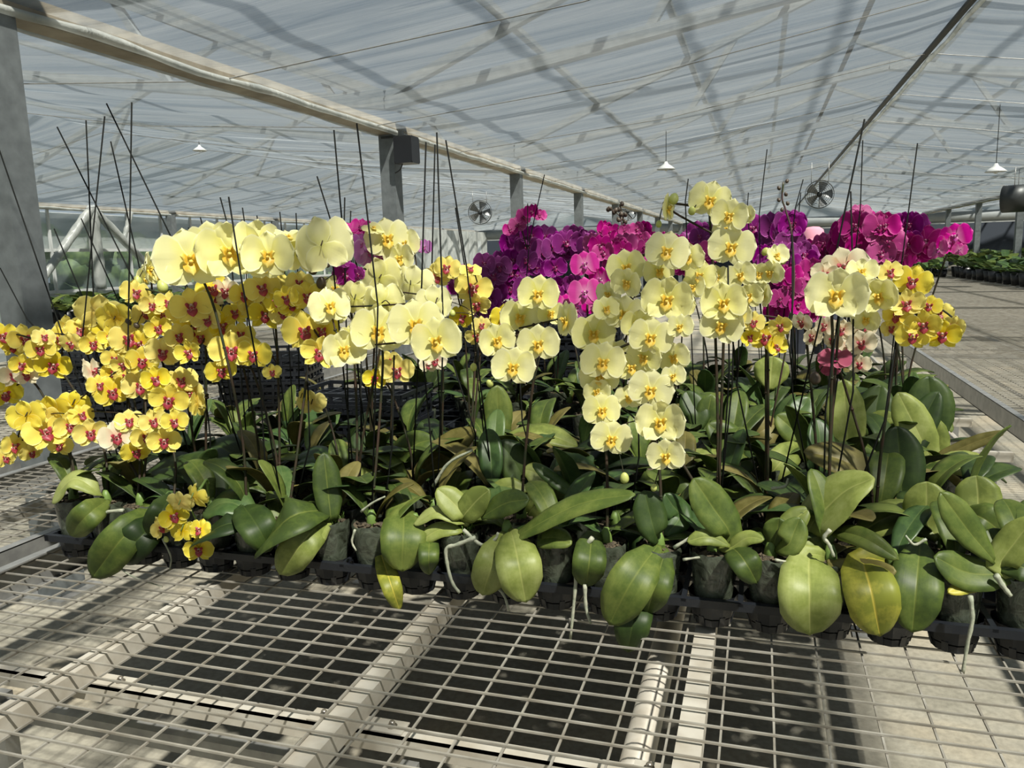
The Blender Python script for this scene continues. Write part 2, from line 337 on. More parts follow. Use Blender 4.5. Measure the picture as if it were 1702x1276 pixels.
# roof steel above the film
def truss():
    n = 0
    bm = bmesh.new()
    for i in range(3):
        x0, x1 = XE[i], XE[i+1]; xm = (x0+x1)/2
        for y in BAY:
            bar(bm, (x0,y,ZE+.22), (xm,y,ZE+.95), .14, .10); bar(bm, (xm,y,ZE+.95), (x1,y,ZE+.22), .14, .10)
            bar(bm, (x0,y,ZE+.3), (xm,y,ZE+2.2), .10, .08); bar(bm, (xm,y,ZE+2.2), (x1,y,ZE+.3), .10, .08)
            for t in (.5,):
                for s_ in (0,1):
                    xa = x0+(xm-x0)*t if s_ == 0 else x1+(xm-x1)*t
                    bar(bm, (xa,y,ZE+.22+.73*t), (xa + (.6 if s_ == 0 else -.6),y,ZE+.3+1.9*min(1,t+.12)), .07, .07)
    tag(link('trim_1', mesh_of(bm, 'roof_trusses', False), 'column'), kind='structure')
    bm = bmesh.new()
    for i in range(3):
        x0, x1 = XE[i], XE[i+1]; xm = (x0+x1)/2
        for t in (.25,.5,.75,1.0):
            for s_ in (0,1):
                xa = x0+(xm-x0)*t if s_ == 0 else x1+(xm-x1)*t
                bar(bm, (xa,YF,ZE+.34+1.9*t), (xa,YB,ZE+.34+1.9*t), .07, .05)
    tag(link('trim_2', mesh_of(bm, 'roof_purlins', False), 'column'), kind='structure')
truss()
# film-carrying wires under the ceiling
bm = bmesh.new()
for i in range(len(bx)-1):
    y = YF+.3
    while y < YB:
        a = Vector((bx[i][0], y, bx[i][1]-.05)); b_ = Vector((bx[i+1][0], y, bx[i+1][1]-.05))
        tube(bm, [a, a.lerp(b_, .5)-Vector((0,0,.10)), b_], .004, 4, False); y += 2.035
tag(link('trim_3', mesh_of(bm, 'ceiling_wires'), 'steel'), kind='structure')

names = ['nearest','second nearest','third nearest','fourth nearest','fifth nearest','sixth nearest','seventh nearest','eighth nearest','ninth nearest','farthest']
def column(x, y, k, rowlabel):
    t = thing('steel_column', (x, y, 0), f'grey square steel column, {names[k]} of the {rowlabel}', 'column', 'steel columns of the '+rowlabel)
    bm = bmesh.new(); box(bm, -.075,.075,-.075,.075,.02,ZE-.06); bmesh.ops.bevel(bm, geom=bm.edges[:], offset=.008, segments=1)
    link('post', mesh_of(bm, 'post', False), 'column', t)
    bm = bmesh.new(); box(bm, -.13,.13,-.13,.13,0,.02); link('base_plate', mesh_of(bm, 'base_plate', False), 'steel', t)
k = 0
for y in BAY:
    if y > 1: column(-3.35, y, min(k, 9), 'left inner row'); k += 1
k = 0
for y in BAY:
    if y > 18: column(6.25, y, k, 'right inner row'); k += 1
k = 0
for y in BAY:
    if 8 < y < 26: column(-12.95+.12, y, k, 'outer side wall row'); k += 1
for x, lab in ((-12.95,'outer left'),(-3.35,'left inner'),(6.25,'right inner')):
    g = thing('gutter_beam', (x, 0, ZE), f'long beige gutter beam with bunched film along the {lab} column row', 'beam')
    bm = bmesh.new(); box(bm, -.07,.07,YF,YB,-.06,.05); link('beam', mesh_of(bm, 'gutter', False), 'beam', g)
    bm = bmesh.new()
    for s_ in (-1, 1):
        pts = []; y = YF; 
        while y < YB:
            pts.append(Vector((s_*(.09+.012*noise.noise(Vector((y*2,s_,0)))), y, -.045+.02*noise.noise(Vector((y*1.3,5,s_)))))); y += .2
        tube(bm, pts, [.022+.012*noise.noise(Vector((p.y*3,9,s_))) for p in pts], 7)
    link('film_roll', mesh_of(bm, 'film_roll'), 'wrap', g)
# ridge cable with gathered film
r_ = thing('ridge_pipe', (1.45, 0, ZR), 'dark pipe running along the peak of the film ceiling', 'pipe')
bm = bmesh.new(); tube(bm, [(0,YF,-.04),(0,YB,-.04)], .028, 8); link('pipe', mesh_of(bm, 'ridge_pipe'), 'fan_dark', r_)
bm = bmesh.new(); pts = []
y = 1.0
while y < 34:
    pts.append(Vector((.05+.03*noise.noise(Vector((y*1.2,2,2))), y, -.075+.02*noise.noise(Vector((y*1.7,3,8)))))); y += .15
tube(bm, pts, [.020+.014*noise.noise(Vector((p.y*3.3,1,4))) for p in pts], 7); link('film_roll', mesh_of(bm, 'ridge_roll'), 'wrap', r_)
# far wall
bm = bmesh.new(); box(bm, -13.1,18,YB,YB+.05,1.72+T,ZR+.1)
tag(link('wall_far', mesh_of(bm, 'wall_far', False), 'wall_film'), kind='structure')
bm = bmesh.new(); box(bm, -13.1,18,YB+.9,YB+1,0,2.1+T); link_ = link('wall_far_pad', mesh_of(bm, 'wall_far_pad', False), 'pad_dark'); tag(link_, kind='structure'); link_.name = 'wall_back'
cr = thing('rolled_curtain', (0,YB-.15,1.93+T), 'long grey rolled side curtain above the dark opening of the far wall', 'curtain')
bm = bmesh.new(); tube(bm, [(-12.9,0,0),(17,0,0)], .22, 12); link('roll', mesh_of(bm, 'curtain_roll'), 'curtain_roll', cr)
bm = bmesh.new(); bar(bm, (-12.9,-.1,-.25), (17,-.1,-.25), .05, .05); link('edge_rail', mesh_of(bm, 'edge_rail', False), 'lampwhite', cr)
bm = bmesh.new(); prev = None
for j in range(46):
    y = 24.5 + 11.2*j/45; row = [bm.verts.new((-12.55+.14*math.sin(j*1.3)+.05*math.sin(j*3.1), y, z)) for z in (.1, 1.2, 2.2, 2.78)]
    if prev:
        for a in range(3): bm.faces.new((prev[a],prev[a+1],row[a+1],row[a]))
    prev = row
tag(link('plastic_curtain', mesh_of(bm, 'plastic_curtain'), 'wrap'), 'pleated white plastic sheet hanging left of the dark far opening', 'curtain')
# side wall on the left: film above, window band below
bm = bmesh.new(); box(bm, -13.15,-13.1,YF,YB,2.0,ZE-.1); box(bm, -13.15,-13.1,YF,YB,0,1.2)
tag(link('wall_left', mesh_of(bm, 'wall_left', False), 'wall_film'), kind='structure')
bm = bmesh.new(); box(bm, -13.14,-13.12,YF,YB,1.2,2.0); film('pane', (.30,.36,.36), .70, .3, (1,1,1)); tag(link('window_1', mesh_of(bm, 'window_band', False), 'pane'), kind='structure')
bm = bmesh.new()
y = YF
while y < YB: box(bm, -13.08,-13.04,y,y+.05,0,ZE); y += 1.0
for z in (1.2,2.0): box(bm, -13.09,-13.05,YF,YB,z-.03,z+.03)
tag(link('trim_4', mesh_of(bm, 'wall_frame', False), 'lampwhite'), kind='structure')
bm = bmesh.new(); box(bm, 17.9,17.95,YF,YB,0,ZE+.3); tag(link('wall_right', mesh_of(bm, 'wall_right', False), 'wall_film'), kind='structure')
bm = bmesh.new(); box(bm, -22,18,YF-.05,YF,0,ZR); tag(link('wall_near', mesh_of(bm, 'wall_near', False), 'wall_film'), kind='structure')
# wrapped cross braces at the left wall
def brace(a, b_, r, lab):
    a = Vector(a); b_ = Vector(b_); n = 14; pts = [a.lerp(b_, i/n)-a for i in range(n+1)]
    t = thing('wind_brace', a, lab, 'brace', 'film-wrapped braces at the left wall')
    bm = bmesh.new(); tube(bm, pts, r*.6, 8); link('brace_pipe', mesh_of(bm, 'brace_pipe'), 'steel', t)
    bm = bmesh.new(); tube(bm, pts, [r*(1+.25*noise.noise(Vector((i*1.7,r*90,4)))) for i in range(n+1)], 10); link('film_wrap', mesh_of(bm, 'film_wrap'), 'wrap', t)
brace(atX(152,345,-12.7), atX(60,478,-12.7), .085, 'white film-wrapped brace slanting down left from the wall beam')
brace(atX(152,345,-12.7), atX(250,445,-12.7), .085, 'white film-wrapped brace slanting down right from the wall beam')
brace(atX(152,352,-12.75), atX(168,480,-12.75), .12, 'bunched white plastic hanging straight down between the slanting braces')
brace(atX(218,352,-12.7), atX(205,400,-12.7), .05, 'short thin white brace right of the big slanting braces')

# ------------------------------------------------------------------ benches
def bench(x0, x1, y0, y1, label, mesh_step=1, rails=(), pipes=(), crosses=(), legs=()):
    t = thing('rolling_bench', ((x0+x1)/2, y0, 0), label, 'bench'); ox, oy = (x0+x1)/2, y0
    bm = bmesh.new(); r = .0021
    def wireX(y, z): bar(bm, (x0-ox+.02, y-oy, z), (x1-ox-.02, y-oy, z), 2*r, 2*r)
    def wireY(x, z): bar(bm, (x-ox, .02, z), (x-ox, y1-y0-.02, z), 2*r, 2*r)
    k0 = math.ceil((x0-.138)/.096); x = .138+.096*k0
    while x < x1: wireY(x, T-.004); x += .096
    k0 = math.ceil((y0-1.737)/.0527); y = 1.737+.0527*k0; k = 0
    while y < y1:
        if k % mesh_step == 0: wireX(y, T+.0012)
        y += .0527; k += 1
    link('wire_mesh', mesh_of(bm, 'wire_mesh', False), 'wire', t)
    for xx in (x0, x1):
        bm = bmesh.new(); s_ = 1 if xx == x0 else -1
        box(bm, min(xx-ox, xx-ox+s_*.004), max(xx-ox, xx-ox+s_*.004), 0, y1-y0, T-.095, T+.012)
        box(bm, min(xx-ox, xx-ox+s_*.035), max(xx-ox, xx-ox+s_*.035), 0, y1-y0, T+.008, T+.013)
        box(bm, min(xx-ox, xx-ox+s_*.035), max(xx-ox, xx-ox+s_*.035), 0, y1-y0, T-.095, T-.09)
        link('side_rim', mesh_of(bm, 'side_rim', False), 'steel', t)
    for yy in (0, y1-y0):
        bm = bmesh.new(); box(bm, x0-ox, x1-ox, yy-.004, yy+.004, T-.095, T+.012); link('end_rim', mesh_of(bm, 'end_rim', False), 'steel', t)
    for xx in rails:
        bm = bmesh.new(); box(bm, xx-ox-.024, xx-ox+.024, 0, y1-y0, T-.055, T-.009); bmesh.ops.bevel(bm, geom=[e for e in bm.edges], offset=.004, segments=1)
        link('support_rail', mesh_of(bm, 'support_rail', False), 'rail_white', t)
    for yy in crosses:
        bm = bmesh.new()
        box(bm, x0-ox, x1-ox, yy-oy-.018, yy-oy+.018, T-.064, T-.058); box(bm, x0-ox, x1-ox, yy-oy-.018, yy-oy-.014, T-.098, T-.058)
        link('cross_bar', mesh_of(bm, 'cross_bar', False), 'rail_white', t)
        for xx in rails:
            bm = bmesh.new()
            box(bm, xx-ox-.10, xx-ox+.12, yy-oy-.014, yy-oy+.03, T-.0575, T-.0545)
            bp_ = link('bracket', mesh_of(bm, 'bracket', False), 'rail_white', t)
            for dx in (-.07, .09):
                bm = bmesh.new(); lathe(bm, [(.011,T-.0545),(.011,T-.0525),(.0065,T-.0525),(.0065,T-.045),(.004,T-.042)], 10, (xx-ox+dx, yy-oy+.008, 0))
                link('bolt', mesh_of(bm, 'bolt'), 'bolt', bp_)
    for xx, zz, rr in pipes:
        bm = bmesh.new(); tube(bm, [(xx-ox, .05, T+zz), (xx-ox, y1-y0-.05, T+zz)], rr, 16); link('roller_pipe', mesh_of(bm, 'roller_pipe'), 'rail_white', t)
    for xx, yy in legs:
        bm = bmesh.new(); box(bm, xx-ox-.02, xx-ox+.02, yy-oy-.02, yy-oy+.02, 0, T-.20); box(bm, xx-ox-.05,xx-ox+.05,yy-oy-.05,yy-oy+.05,0,.008)
        link('leg', mesh_of(bm, 'leg', False), 'steel', t)
    for yy in sorted({q[1] for q in legs}):
        bm = bmesh.new(); box(bm, x0-ox+.2, x1-ox-.2, yy-oy-.02, yy-oy+.02, T-.26, T-.215); link('leg_beam', mesh_of(bm, 'leg_beam', False), 'steel', t)
    return t
BX0, BX1 = -2.19, .655
bench(BX0, BX1, .35, 7.0, 'rolling bench with galvanised wire mesh top carrying all the flowering orchids in front', 1,
      rails=(-1.5,-.80,-.11), pipes=((-.93,-.17,.036),(-.23,-.17,.036)), crosses=(1.335,2.9,4.5), legs=[(x,y) for x in (-1.9,-.72,.45) for y in (1.42,3.4,5.4)])
bench(1.27, 4.75, 2.2, 27.0, 'wide empty rolling bench with wire mesh top, right of the walkway', 1, rails=(2.1,3.0,3.9), legs=[(x,y) for x in (1.5,3,4.5) for y in (4.2,9,15,21)], crosses=(4.0,8.0))
bench(4.95, 6.1, 11.0, 36.0, 'far right bench crowded with young orchid plants', 2, legs=[(x,y) for x in (5.1,5.9) for y in (11.5,18,26)])
bench(6.42, 9.2, 11.0, 36.0, 'far right bench of young orchids beyond the inner columns', 2, legs=[(x,y) for x in (6.6,9) for y in (11.5,18,26)])
bench(-3.2, -2.31, .35, 7.0, 'narrow mesh bench beside the left rim of the flower bench', 1, rails=(-2.75,), legs=[(x,y) for x in (-3.0,-2.5) for y in (1.2,3.4,6)], crosses=(1.9,))
bench(-6.6, -3.5, 1.0, 9.0, 'empty mesh bench left of the inner columns', 1, rails=(-5.0,), legs=[(x,y) for x in (-6.3,-3.8) for y in (1.5,5,8.5)])
bench(-12.4, -8.6, 10.0, 22.0, 'far left bench covered with low orchid seedlings', 2, legs=[(x,y) for x in (-12,-9) for y in (10.5,15,21)])
# a bare rail frame in the aisle between the benches
t = thing('bench_support_frame', (.98,0,0), 'low galvanised support frame on the walkway floor beside the right bench', 'frame')
for xx in (-.12,.22):
    bm = bmesh.new(); box(bm, xx-.02,xx+.02,5.2,9.5,.36,.40); link('rail', mesh_of(bm,'frame_rail',False), 'rail_white', t)
for yy in (5.3,6.3,9.3):
    bm = bmesh.new(); box(bm, -.2,.5,yy-.02,yy+.02,.30,.36); link('cross_rail', mesh_of(bm,'frame_cross',False), 'rail_white', t)
    for xx in (-.12,.4):
        bm = bmesh.new(); box(bm, xx-.02,xx+.02,yy-.02,yy+.02,0,.30); link('leg', mesh_of(bm,'frame_leg',False), 'steel', t)

# ------------------------------------------------------------------ flower, lip, leaf meshes
def interp(u, P):
    for (a, x), (b_, y) in zip(P, P[1:]):
        if u <= b_:
            t = (u-a)/(b_-a); t = t*t*(3-2*t); return x*(1-t)+y*t
    return P[-1][1]
PET = [(0,.10),(.12,.34),(.3,.78),(.5,.98),(.68,1.0),(.84,.82),(.95,.5),(1,.06)]
SEP = [(0,.25),(.12,.52),(.35,.9),(.55,1.0),(.75,.86),(.9,.52),(.97,.28),(1,.04)]
def tepal(bm, uvl, ang, L, W, P, y0, cup, curl, ruf, seed, nu=9, nv=6):
    d = Vector((math.cos(ang), 0, math.sin(ang))); p = Vector((-math.sin(ang), 0, math.cos(ang))); g = []
    for i in range(nu+1):
        u = 1-(1-i/nu)**1.35; row = []
        for j in range(nv+1):
            v = j/nv*2-1; hw = W*interp(u, P)
            y = y0 - cup*(v*v)*W*1.0*math.sin(math.pi*min(1,u)) + curl*u*u*L + ruf*noise.noise(Vector((u*2.3, v*1.8, seed)))*u
            y += -.02*math.exp(-(v/.25)**2)*u*.6
            q = d*(u*L*(1-.06*v*v)) + p*(v*hw); q.y = y
            row.append((bm.verts.new(q), (v*.5+.5, u)))
        g.append(row)
    for i in range(nu):
        for j in range(nv):
            qs = (g[i][j], g[i][j+1], g[i+1][j+1], g[i+1][j]); f = bm.faces.new([a[0] for a in qs])
            for lp, a in zip(f.loops, qs): lp[uvl].uv = a[1]
def flower_mesh(name, seed, cup=.1, curl=.08, ruf=.06, narrow=1.0, open_=1.0):
    bm = bmesh.new(); uvl = bm.loops.layers.uv.new('UVMap'); R = math.radians
    rg = random.Random(seed)
    k = narrow
    cu = curl if open_ == 1 else -.9
    tepal(bm, uvl, R(90+rg.uniform(-4,4)), .44, .21*k, SEP, .012, cup*.5, cu*.6, ruf, seed+.1)
    for s_ in (-1, 1):
        tepal(bm, uvl, R(270+s_*rg.uniform(38,46)), .45, .19*k, SEP, .012, cup*.4, cu, ruf, seed+s_)
    for s_ in (-1, 1):
        a = rg.uniform(4,12)
        tepal(bm, uvl, R(90-s_*90+s_*a), .5*open_, .335*k, PET, -.004, cup, cu*rg.uniform(.5,1.3), ruf, seed+3+s_)
    return mesh_of(bm, name)
def lip_mesh(name, seed, size=1.0):
    bm = bmesh.new(); uvl = bm.loops.layers.uv.new('UVMap')
    def sheet(f, nu, nv):
        g = [[(bm.verts.new(f(i/nu, j/nv*2-1)*size), (j/nv, i/nu)) for j in range(nv+1)] for i in range(nu+1)]
        for i in range(nu):
            for j in range(nv):
                qs = (g[i][j], g[i][j+1], g[i+1][j+1], g[i+1][j]); fc = bm.faces.new([a[0] for a in qs])
                for lp, a in zip(fc.loops, qs): lp[uvl].uv = a[1]
    # middle lobe: a pointed tongue pushed forward and down
    sheet(lambda u, v: Vector((v*.085*math.sin(math.pi*(.22+.78*u))**.8, -.04-.10*u+.03*v*v+.05*u*u, -.02-.16*u)), 7, 6)
    for s_ in (-1, 1):     # side lobes curling up round the column
        sheet(lambda u, v, s_=s_: Vector((s_*(.015+.085*u), -.03-.09*u+.05*u*u*abs(v), -.015+.055*u+v*.052*math.sin(math.pi*(.15+.85*u))**.7)), 6, 5)
    # callus and column
    for cx, cy, cz, rx, ry, rz in ((0,-.055,.022,.026,.045,.026),(0,-.075,-.03,.026,.026,.022)):
        r = bmesh.ops.create_uvsphere(bm, u_segments=10, v_segments=7, radius=1)
        for v in r['verts']: v.co = Vector((v.co.x*rx+cx, v.co.y*ry+cy, v.co.z*rz+cz))*size
        for v in r['verts']:
            for f in v.link_faces:
                for lp in f.loops: lp[uvl].uv = (.5, .0 if cz > 0 else .45)
    return mesh_of(bm, name)
FM = {}
for i, c in enumerate(['cream','yellow','purple','magenta','pink','lilac','wine','blush']):
    L_ = []
    for k in range(5 if i < 4 else 2):
        kw = dict(cup=(.03,.12,.22,-.05,.1)[k], curl=(.03,-.08,-.22,.12,-.4)[k], ruf=.05+.02*k)
        if c in ('yellow','blush'): kw['narrow'] = (.88,.80,.84,.90,.74)[k]; kw['cup'] += (.05,.1,.15,.02,.2)[k]; kw['ruf'] += .03
        me = flower_mesh(c+'_flower', i*10+k, **kw); me.materials.append(MATS[c]); L_.append(me)
    lm = lip_mesh(c+'_lip', i, 1.3 if c == 'cream' else 1.35 if c in ('yellow','blush') else 1.0); lm.materials.append(MATS[LIPOF[c]])
    FM[c] = (L_, lm)
def bud_mesh(name, mt):
    bm = bmesh.new(); r = bmesh.ops.create_uvsphere(bm, u_segments=12, v_segments=9, radius=.5)
    for v in bm.verts: v.co.x *= .78*(1-.25*v.co.z); v.co.y *= .72*(1-.25*v.co.z); 
    me = mesh_of(bm, name); me.materials.append(MATS[mt]); return me
BUD = {'bud_green': bud_mesh('bud', 'bud_green'), 'bud_dark': bud_mesh('bud', 'bud_dark')}

LEAFP = [(0,.22),(.06,.30),(.2,.62),(.4,.92),(.58,1.0),(.75,.93),(.88,.70),(.96,.40),(1,.05)]
def leaf_mesh(name, spine, W, nrm, fold=.25, m='leaf_green', droop=0.0, nu=16, nv=6, prof=LEAFP):
    """spine: list of points; nrm: which way the upper face looks; closed thick blade"""
    bm = bmesh.new(); uvl = bm.loops.layers.uv.new('UVMap')
    pts = smooth_path(spine, 8); n = len(pts)
    acc = [0]
    for a, b_ in zip(pts, pts[1:]): acc.append(acc[-1]+(b_-a).length)
    def at(u):
        s = u*acc[-1]
        for i in range(n-1):
            if s <= acc[i+1]+1e-9: return pts[i].lerp(pts[i+1], (s-acc[i])/max(1e-9, acc[i+1]-acc[i]))
        return pts[-1]
    top, bot = [], []
    for i in range(nu+1):
        u = 1-(1-i/nu)**1.2; c = at(u); t = (at(min(1, u+.03))-at(max(0, u-.03))).normalized()
        s_ = t.cross(nrm)
        if s_.length < .05: s_ = t.cross(Vector((1,0,.2)))
        s_.normalize(); nn = s_.cross(t).normalized()
        hw = W/2*interp(u, prof); th = .0022
        rt, rb = [], []
        for j in range(nv+1):
            v = j/nv*2-1
            q = c + s_*(v*hw) + nn*(fold*abs(v)*hw - droop*v*v*hw + .03*W*noise.noise(Vector((u*3, v*1.5, W*77))))
            e = th*(1-abs(v)**3)+.0004
            rt.append((bm.verts.new(q+nn*e), (v*.5+.5, u))); rb.append((bm.verts.new(q-nn*e), (v*.5+.5, u)))
        top.append(rt); bot.append(rb)
    def face(qs):
        f = bm.faces.new([a[0] for a in qs])
        for lp, a in zip(f.loops, qs): lp[uvl].uv = a[1]
    for i in range(nu):
        for j in range(nv):
            face((top[i][j], top[i+1][j], top[i+1][j+1], top[i][j+1])); face((bot[i][j], bot[i][j+1], bot[i+1][j+1], bot[i+1][j]))
        face((top[i][0], bot[i][0], bot[i+1][0], top[i+1][0])); face((top[i][nv], top[i+1][nv], bot[i+1][nv], bot[i][nv]))
    for a, b_ in ((top[0], bot[0]), (bot[nu], top[nu])):
        for j in range(nv): face((a[j], a[j+1], b_[j+1], b_[j]))
    for i in range(nu):
        for rows in (top, bot):
            e = bm.edges.get((rows[i][nv//2][0], rows[i+1][nv//2][0]))
            if e: e.smooth = False
    me = mesh_of(bm, name); me.materials.append(MATS[m]); return me
# generic leaves: grow along +X from the crown, top face up
GL = []
rg = random.Random(3)
for k in range(14):
    L_ = rg.uniform(.19,.27); el = math.radians((8,20,34,48,62,75,28)[k % 7]); dr = rg.uniform(.25,.75)
    sp_ = [Vector((0,0,0))]
    a = el
    for q in range(4):
        sp_.append(sp_[-1]+Vector((math.cos(a), .06*math.sin(k+q), math.sin(a)))*L_/4); a -= dr*.55
    GL.append([leaf_mesh('orchid_leaf', sp_, rg.uniform(.075,.10), Vector((-math.sin(el-.3),0,math.cos(el-.3))), .22, mm) for mm in (['leaf_green','leaf_blue','leaf_dark','leaf_olive'][k % 4], 'leaf_green')])

# ------------------------------------------------------------------ pots, trays
PIT_ = .131
X0T, Y0T = -2.125, 1.80
def pot_parts():
    bm = bmesh.new(); n = 28; rings = []
    prof = [(.038,.012),(.043,.05),(.049,.10),(.054,.15),(.057,.175),(.0555,.182)]
    for r, z in prof:
        ring = []
        for k in range(n):
            a = 2*math.pi*k/n; wob = 1+.035*noise.noise(Vector((math.cos(a)*2, math.sin(a)*2, z*22)))
            ring.append(bm.verts.new((r*wob*math.cos(a), r*wob*math.sin(a), z+.006*noise.noise(Vector((math.cos(a)*3,math.sin(a)*3,5)))*(z > .16))))
        rings.append(ring)
    for a, b_ in zip(rings, rings[1:]):
        for k in range(n): bm.faces.new((a[k], a[(k+1)%n], b_[(k+1)%n], b_[k]))
    bm.faces.new(rings[0][::-1])
    pm = mesh_of(bm, 'pot'); pm.materials.append(MATS['pot_film'])
    bm = bmesh.new(); rg = random.Random(2)
    c = bm.verts.new((0,0,.178)); rings = []
    for r in (.018,.036,.052): rings.append([bm.verts.new((r*math.cos(2*math.pi*k/16), r*math.sin(2*math.pi*k/16), .172+rg.uniform(-.008,.008))) for k in range(16)])
    for k in range(16): bm.faces.new((c, rings[0][k], rings[0][(k+1)%16]))
    for a, b_ in zip(rings, rings[1:]):
        for k in range(16): bm.faces.new((a[k], b_[k], b_[(k+1)%16], a[(k+1)%16]))
    for k in range(26):     # bark chips
        a = rg.uniform(0, 6.28); r = rg.uniform(0,.045)
        box(bm, -.009,.009,-.004,.004,-.002,.002, Matrix.Translation((r*math.cos(a), r*math.sin(a), .178)) @ Matrix.Rotation(rg.uniform(0,6.28), 4, 'Z') @ Matrix.Rotation(rg.uniform(-.6,.6), 4, 'X'))
    mm = mesh_of(bm, 'medium', False); mm.materials.append(MATS['medium'])
    return pm, mm
POT, MEDIUM = pot_parts()
def tray_mesh(nx, ny_):
    bm = bmesh.new(); W, D = nx*PIT_, ny_*PIT_
    z1 = .078
    for i in range(nx+1):
        x = i*PIT_; w_ = .006 if 0 < i < nx else .008; x = min(max(x, w_), W-w_); box(bm, x-w_, x+w_, 0, D, z1-.020 if i in (0,nx) else z1-.008, z1)
    for j in range(ny_+1):
        y = j*PIT_; w_ = .006 if 0 < j < ny_ else .008; y = min(max(y, w_), D-w_); box(bm, 0, W, y-w_, y+w_, z1-.020 if j in (0,ny_) else z1-.0082, z1-.0002)
    for i in range(nx):
        for j in range(ny_):
            cx, cy = (i+.5)*PIT_, (j+.5)*PIT_; n = 12
            lathe(bm, [(.060,z1-.001),(.054,z1-.03),(.050,z1-.055)], n, (cx,cy,0), (False,False))
            for k in range(0, n, 2):
                a = 2*math.pi*k/n
                bar(bm, (cx+.050*math.cos(a), cy+.050*math.sin(a), z1-.050), (cx+.043*math.cos(a), cy+.043*math.sin(a), .002), .014, .003, Vector((math.cos(a), math.sin(a), 0)))
            lathe(bm, [(.046,.018),(.044,.001)], n, (cx,cy,0), (False,True))
    me = mesh_of(bm, 'tray', False); me.materials.append(MATS['tray']); return me
TM = tray_mesh(7, 4)
rows_ = ['front','second','third','fourth']
def place_tray(x, y, label): o = link('pot_tray', TM); o.location = (x, y, T+.005); tag(o, label, 'tray', 'black pot trays under the orchids')
side = ['left end','middle','right end']
for j, y in enumerate((1.80, 2.328)):
    for i in range(3): place_tray(X0T+i*7*PIT_, y, f'black plastic pot tray under the orchids, {["front","second"][j]} tray row, {side[i]}')
for j, y in enumerate((3.36, 3.89)):
    for i in range(3): place_tray(X0T+i*7*PIT_, y, f'black plastic pot tray under purple orchids, {["nearer","farther"][j]} rear tray row, {side[i]}')

# ------------------------------------------------------------------ the orchids
class Plant:
    pass
plants = []
COLN = 21
YROWS = [1.80+(.5+r)*PIT_ for r in range(8)] + [2.90+(.5+r)*PIT_ for r in range(3)]
PROWS = [3.36+(.5+r)*PIT_ for r in range(4)] + [3.89+(.5+r)*PIT_ for r in range(4)]
def mk(r, c, back=False):
    p = Plant(); p.r, p.c, p.back = r, c, back
    p.x = X0T+(c+.5)*PIT_; p.y = (PROWS if back else YROWS)[r]
    p.leaves = p.nfl = 0; p.cols = {}; p.heroleaf = 0
    o = bpy.data.objects.new('potted_orchid', None); C.objects.link(o); o.location = (p.x, p.y, T+.006); o.empty_display_size = .05
    p.o = o; plants.append(p)
    q = link('pot', POT, None, o); q.rotation_euler.z = random.uniform(0,6.28)
    link('bark_medium', MEDIUM, None, q)
    return p
for c in range(COLN): mk(0, c)
for r in range(1, 8):
    for c in range(r % 2, COLN, 2): mk(r, c)
for r in range(0, 8, 2):
    for c in range((r//2) % 2, COLN, 2): mk(r, c, True)
for r in (8, 9, 10):
    for c in range(12 + r % 2, COLN, 2): mk(r, c)
for r in (1, 3, 5, 7):
    for c in range(10 + (r//2) % 2, COLN, 2): mk(r, c, True)
tm2 = tray_mesh(9, 3); o = link('pot_tray', tm2); o.location = (X0T+12*PIT_, 2.90, T+.005)
tag(o, 'black plastic pot tray between the pale and the purple orchids, right side', 'tray', 'black pot trays under the orchids')
def nearest(x, y, back=False, free=True):
    best = None
    for p in plants:
        if p.back != back: continue
        d = math.hypot(p.x-x, p.y-y) + (.10*len(p.cols)*0 + .05*p.nfl/5 if free else 0)
        if best is None or d < best[0]: best = (d, p)
    return best[1]
def part(p, name, me, m=None, label=None):
    """me in world coordinates minus the pot origin"""
    o = link(name, me, m, p.o)
    if label: o['label'] = label
    return o
def face_matrix(P, F, roll, scale):
    F = F.normalized(); yl = -F; x = Vector((0,0,1)).cross(-yl)
    if x.length < .1: x = Vector((1,0,0))
    x.normalize(); x = -x if False else x
    # local x right, local y = -F (behind), local z up
    xx = yl.cross(Vector((0,0,1))).normalized(); zz = xx.cross(yl)
    R = Matrix((xx, yl, zz)).transposed().to_4x4()
    return Matrix.Translation(P) @ R @ Matrix.Rotation(roll, 4, 'Y') @ Matrix.Diagonal((scale, scale, scale, 1))
def add_flower(p, col, P, wid, yaw=0.0, pitch=0.0, rg=random, roll=None):
    """yaw: degrees the bloom is turned right of the viewer; pitch: tipped up"""
    base = (EYE-P); base.z *= .35; base.normalize()
    F = Matrix.Rotation(math.radians(yaw), 3, 'Z') @ base
    ax = F.cross(Vector((0,0,1))).normalized(); F = Matrix.Rotation(math.radians(pitch), 3, ax) @ F
    L_, lm = FM[col]; me = L_[rg.randrange(len(L_))]
    o = link('flower', me, None, p.o)
    Mx = face_matrix(P-p.o.location, F, math.radians(rg.uniform(-14,14) if roll is None else roll), wid)
    o.matrix_parent_inverse = Matrix.Identity(4); o.matrix_local = Mx
    l = link('lip', lm, None, o); l['label'] = {'lip_gold':'golden orange lip','lip_crimson':'crimson and white lip','lip_purple':'dark crimson lip','lip_violet':'white and violet lip'}[LIPOF[col]]
    p.nfl += 1; p.cols[col] = p.cols.get(col, 0)+1
    return P - F*.012 - p.o.location
def add_bud(p, P, size, m):
    o = link('bud', BUD[m], None, p.o); o.location = P-p.o.location; o.scale = (size,)*3; o.rotation_euler = (random.uniform(-.6,.6), random.uniform(-.6,.6), 0)
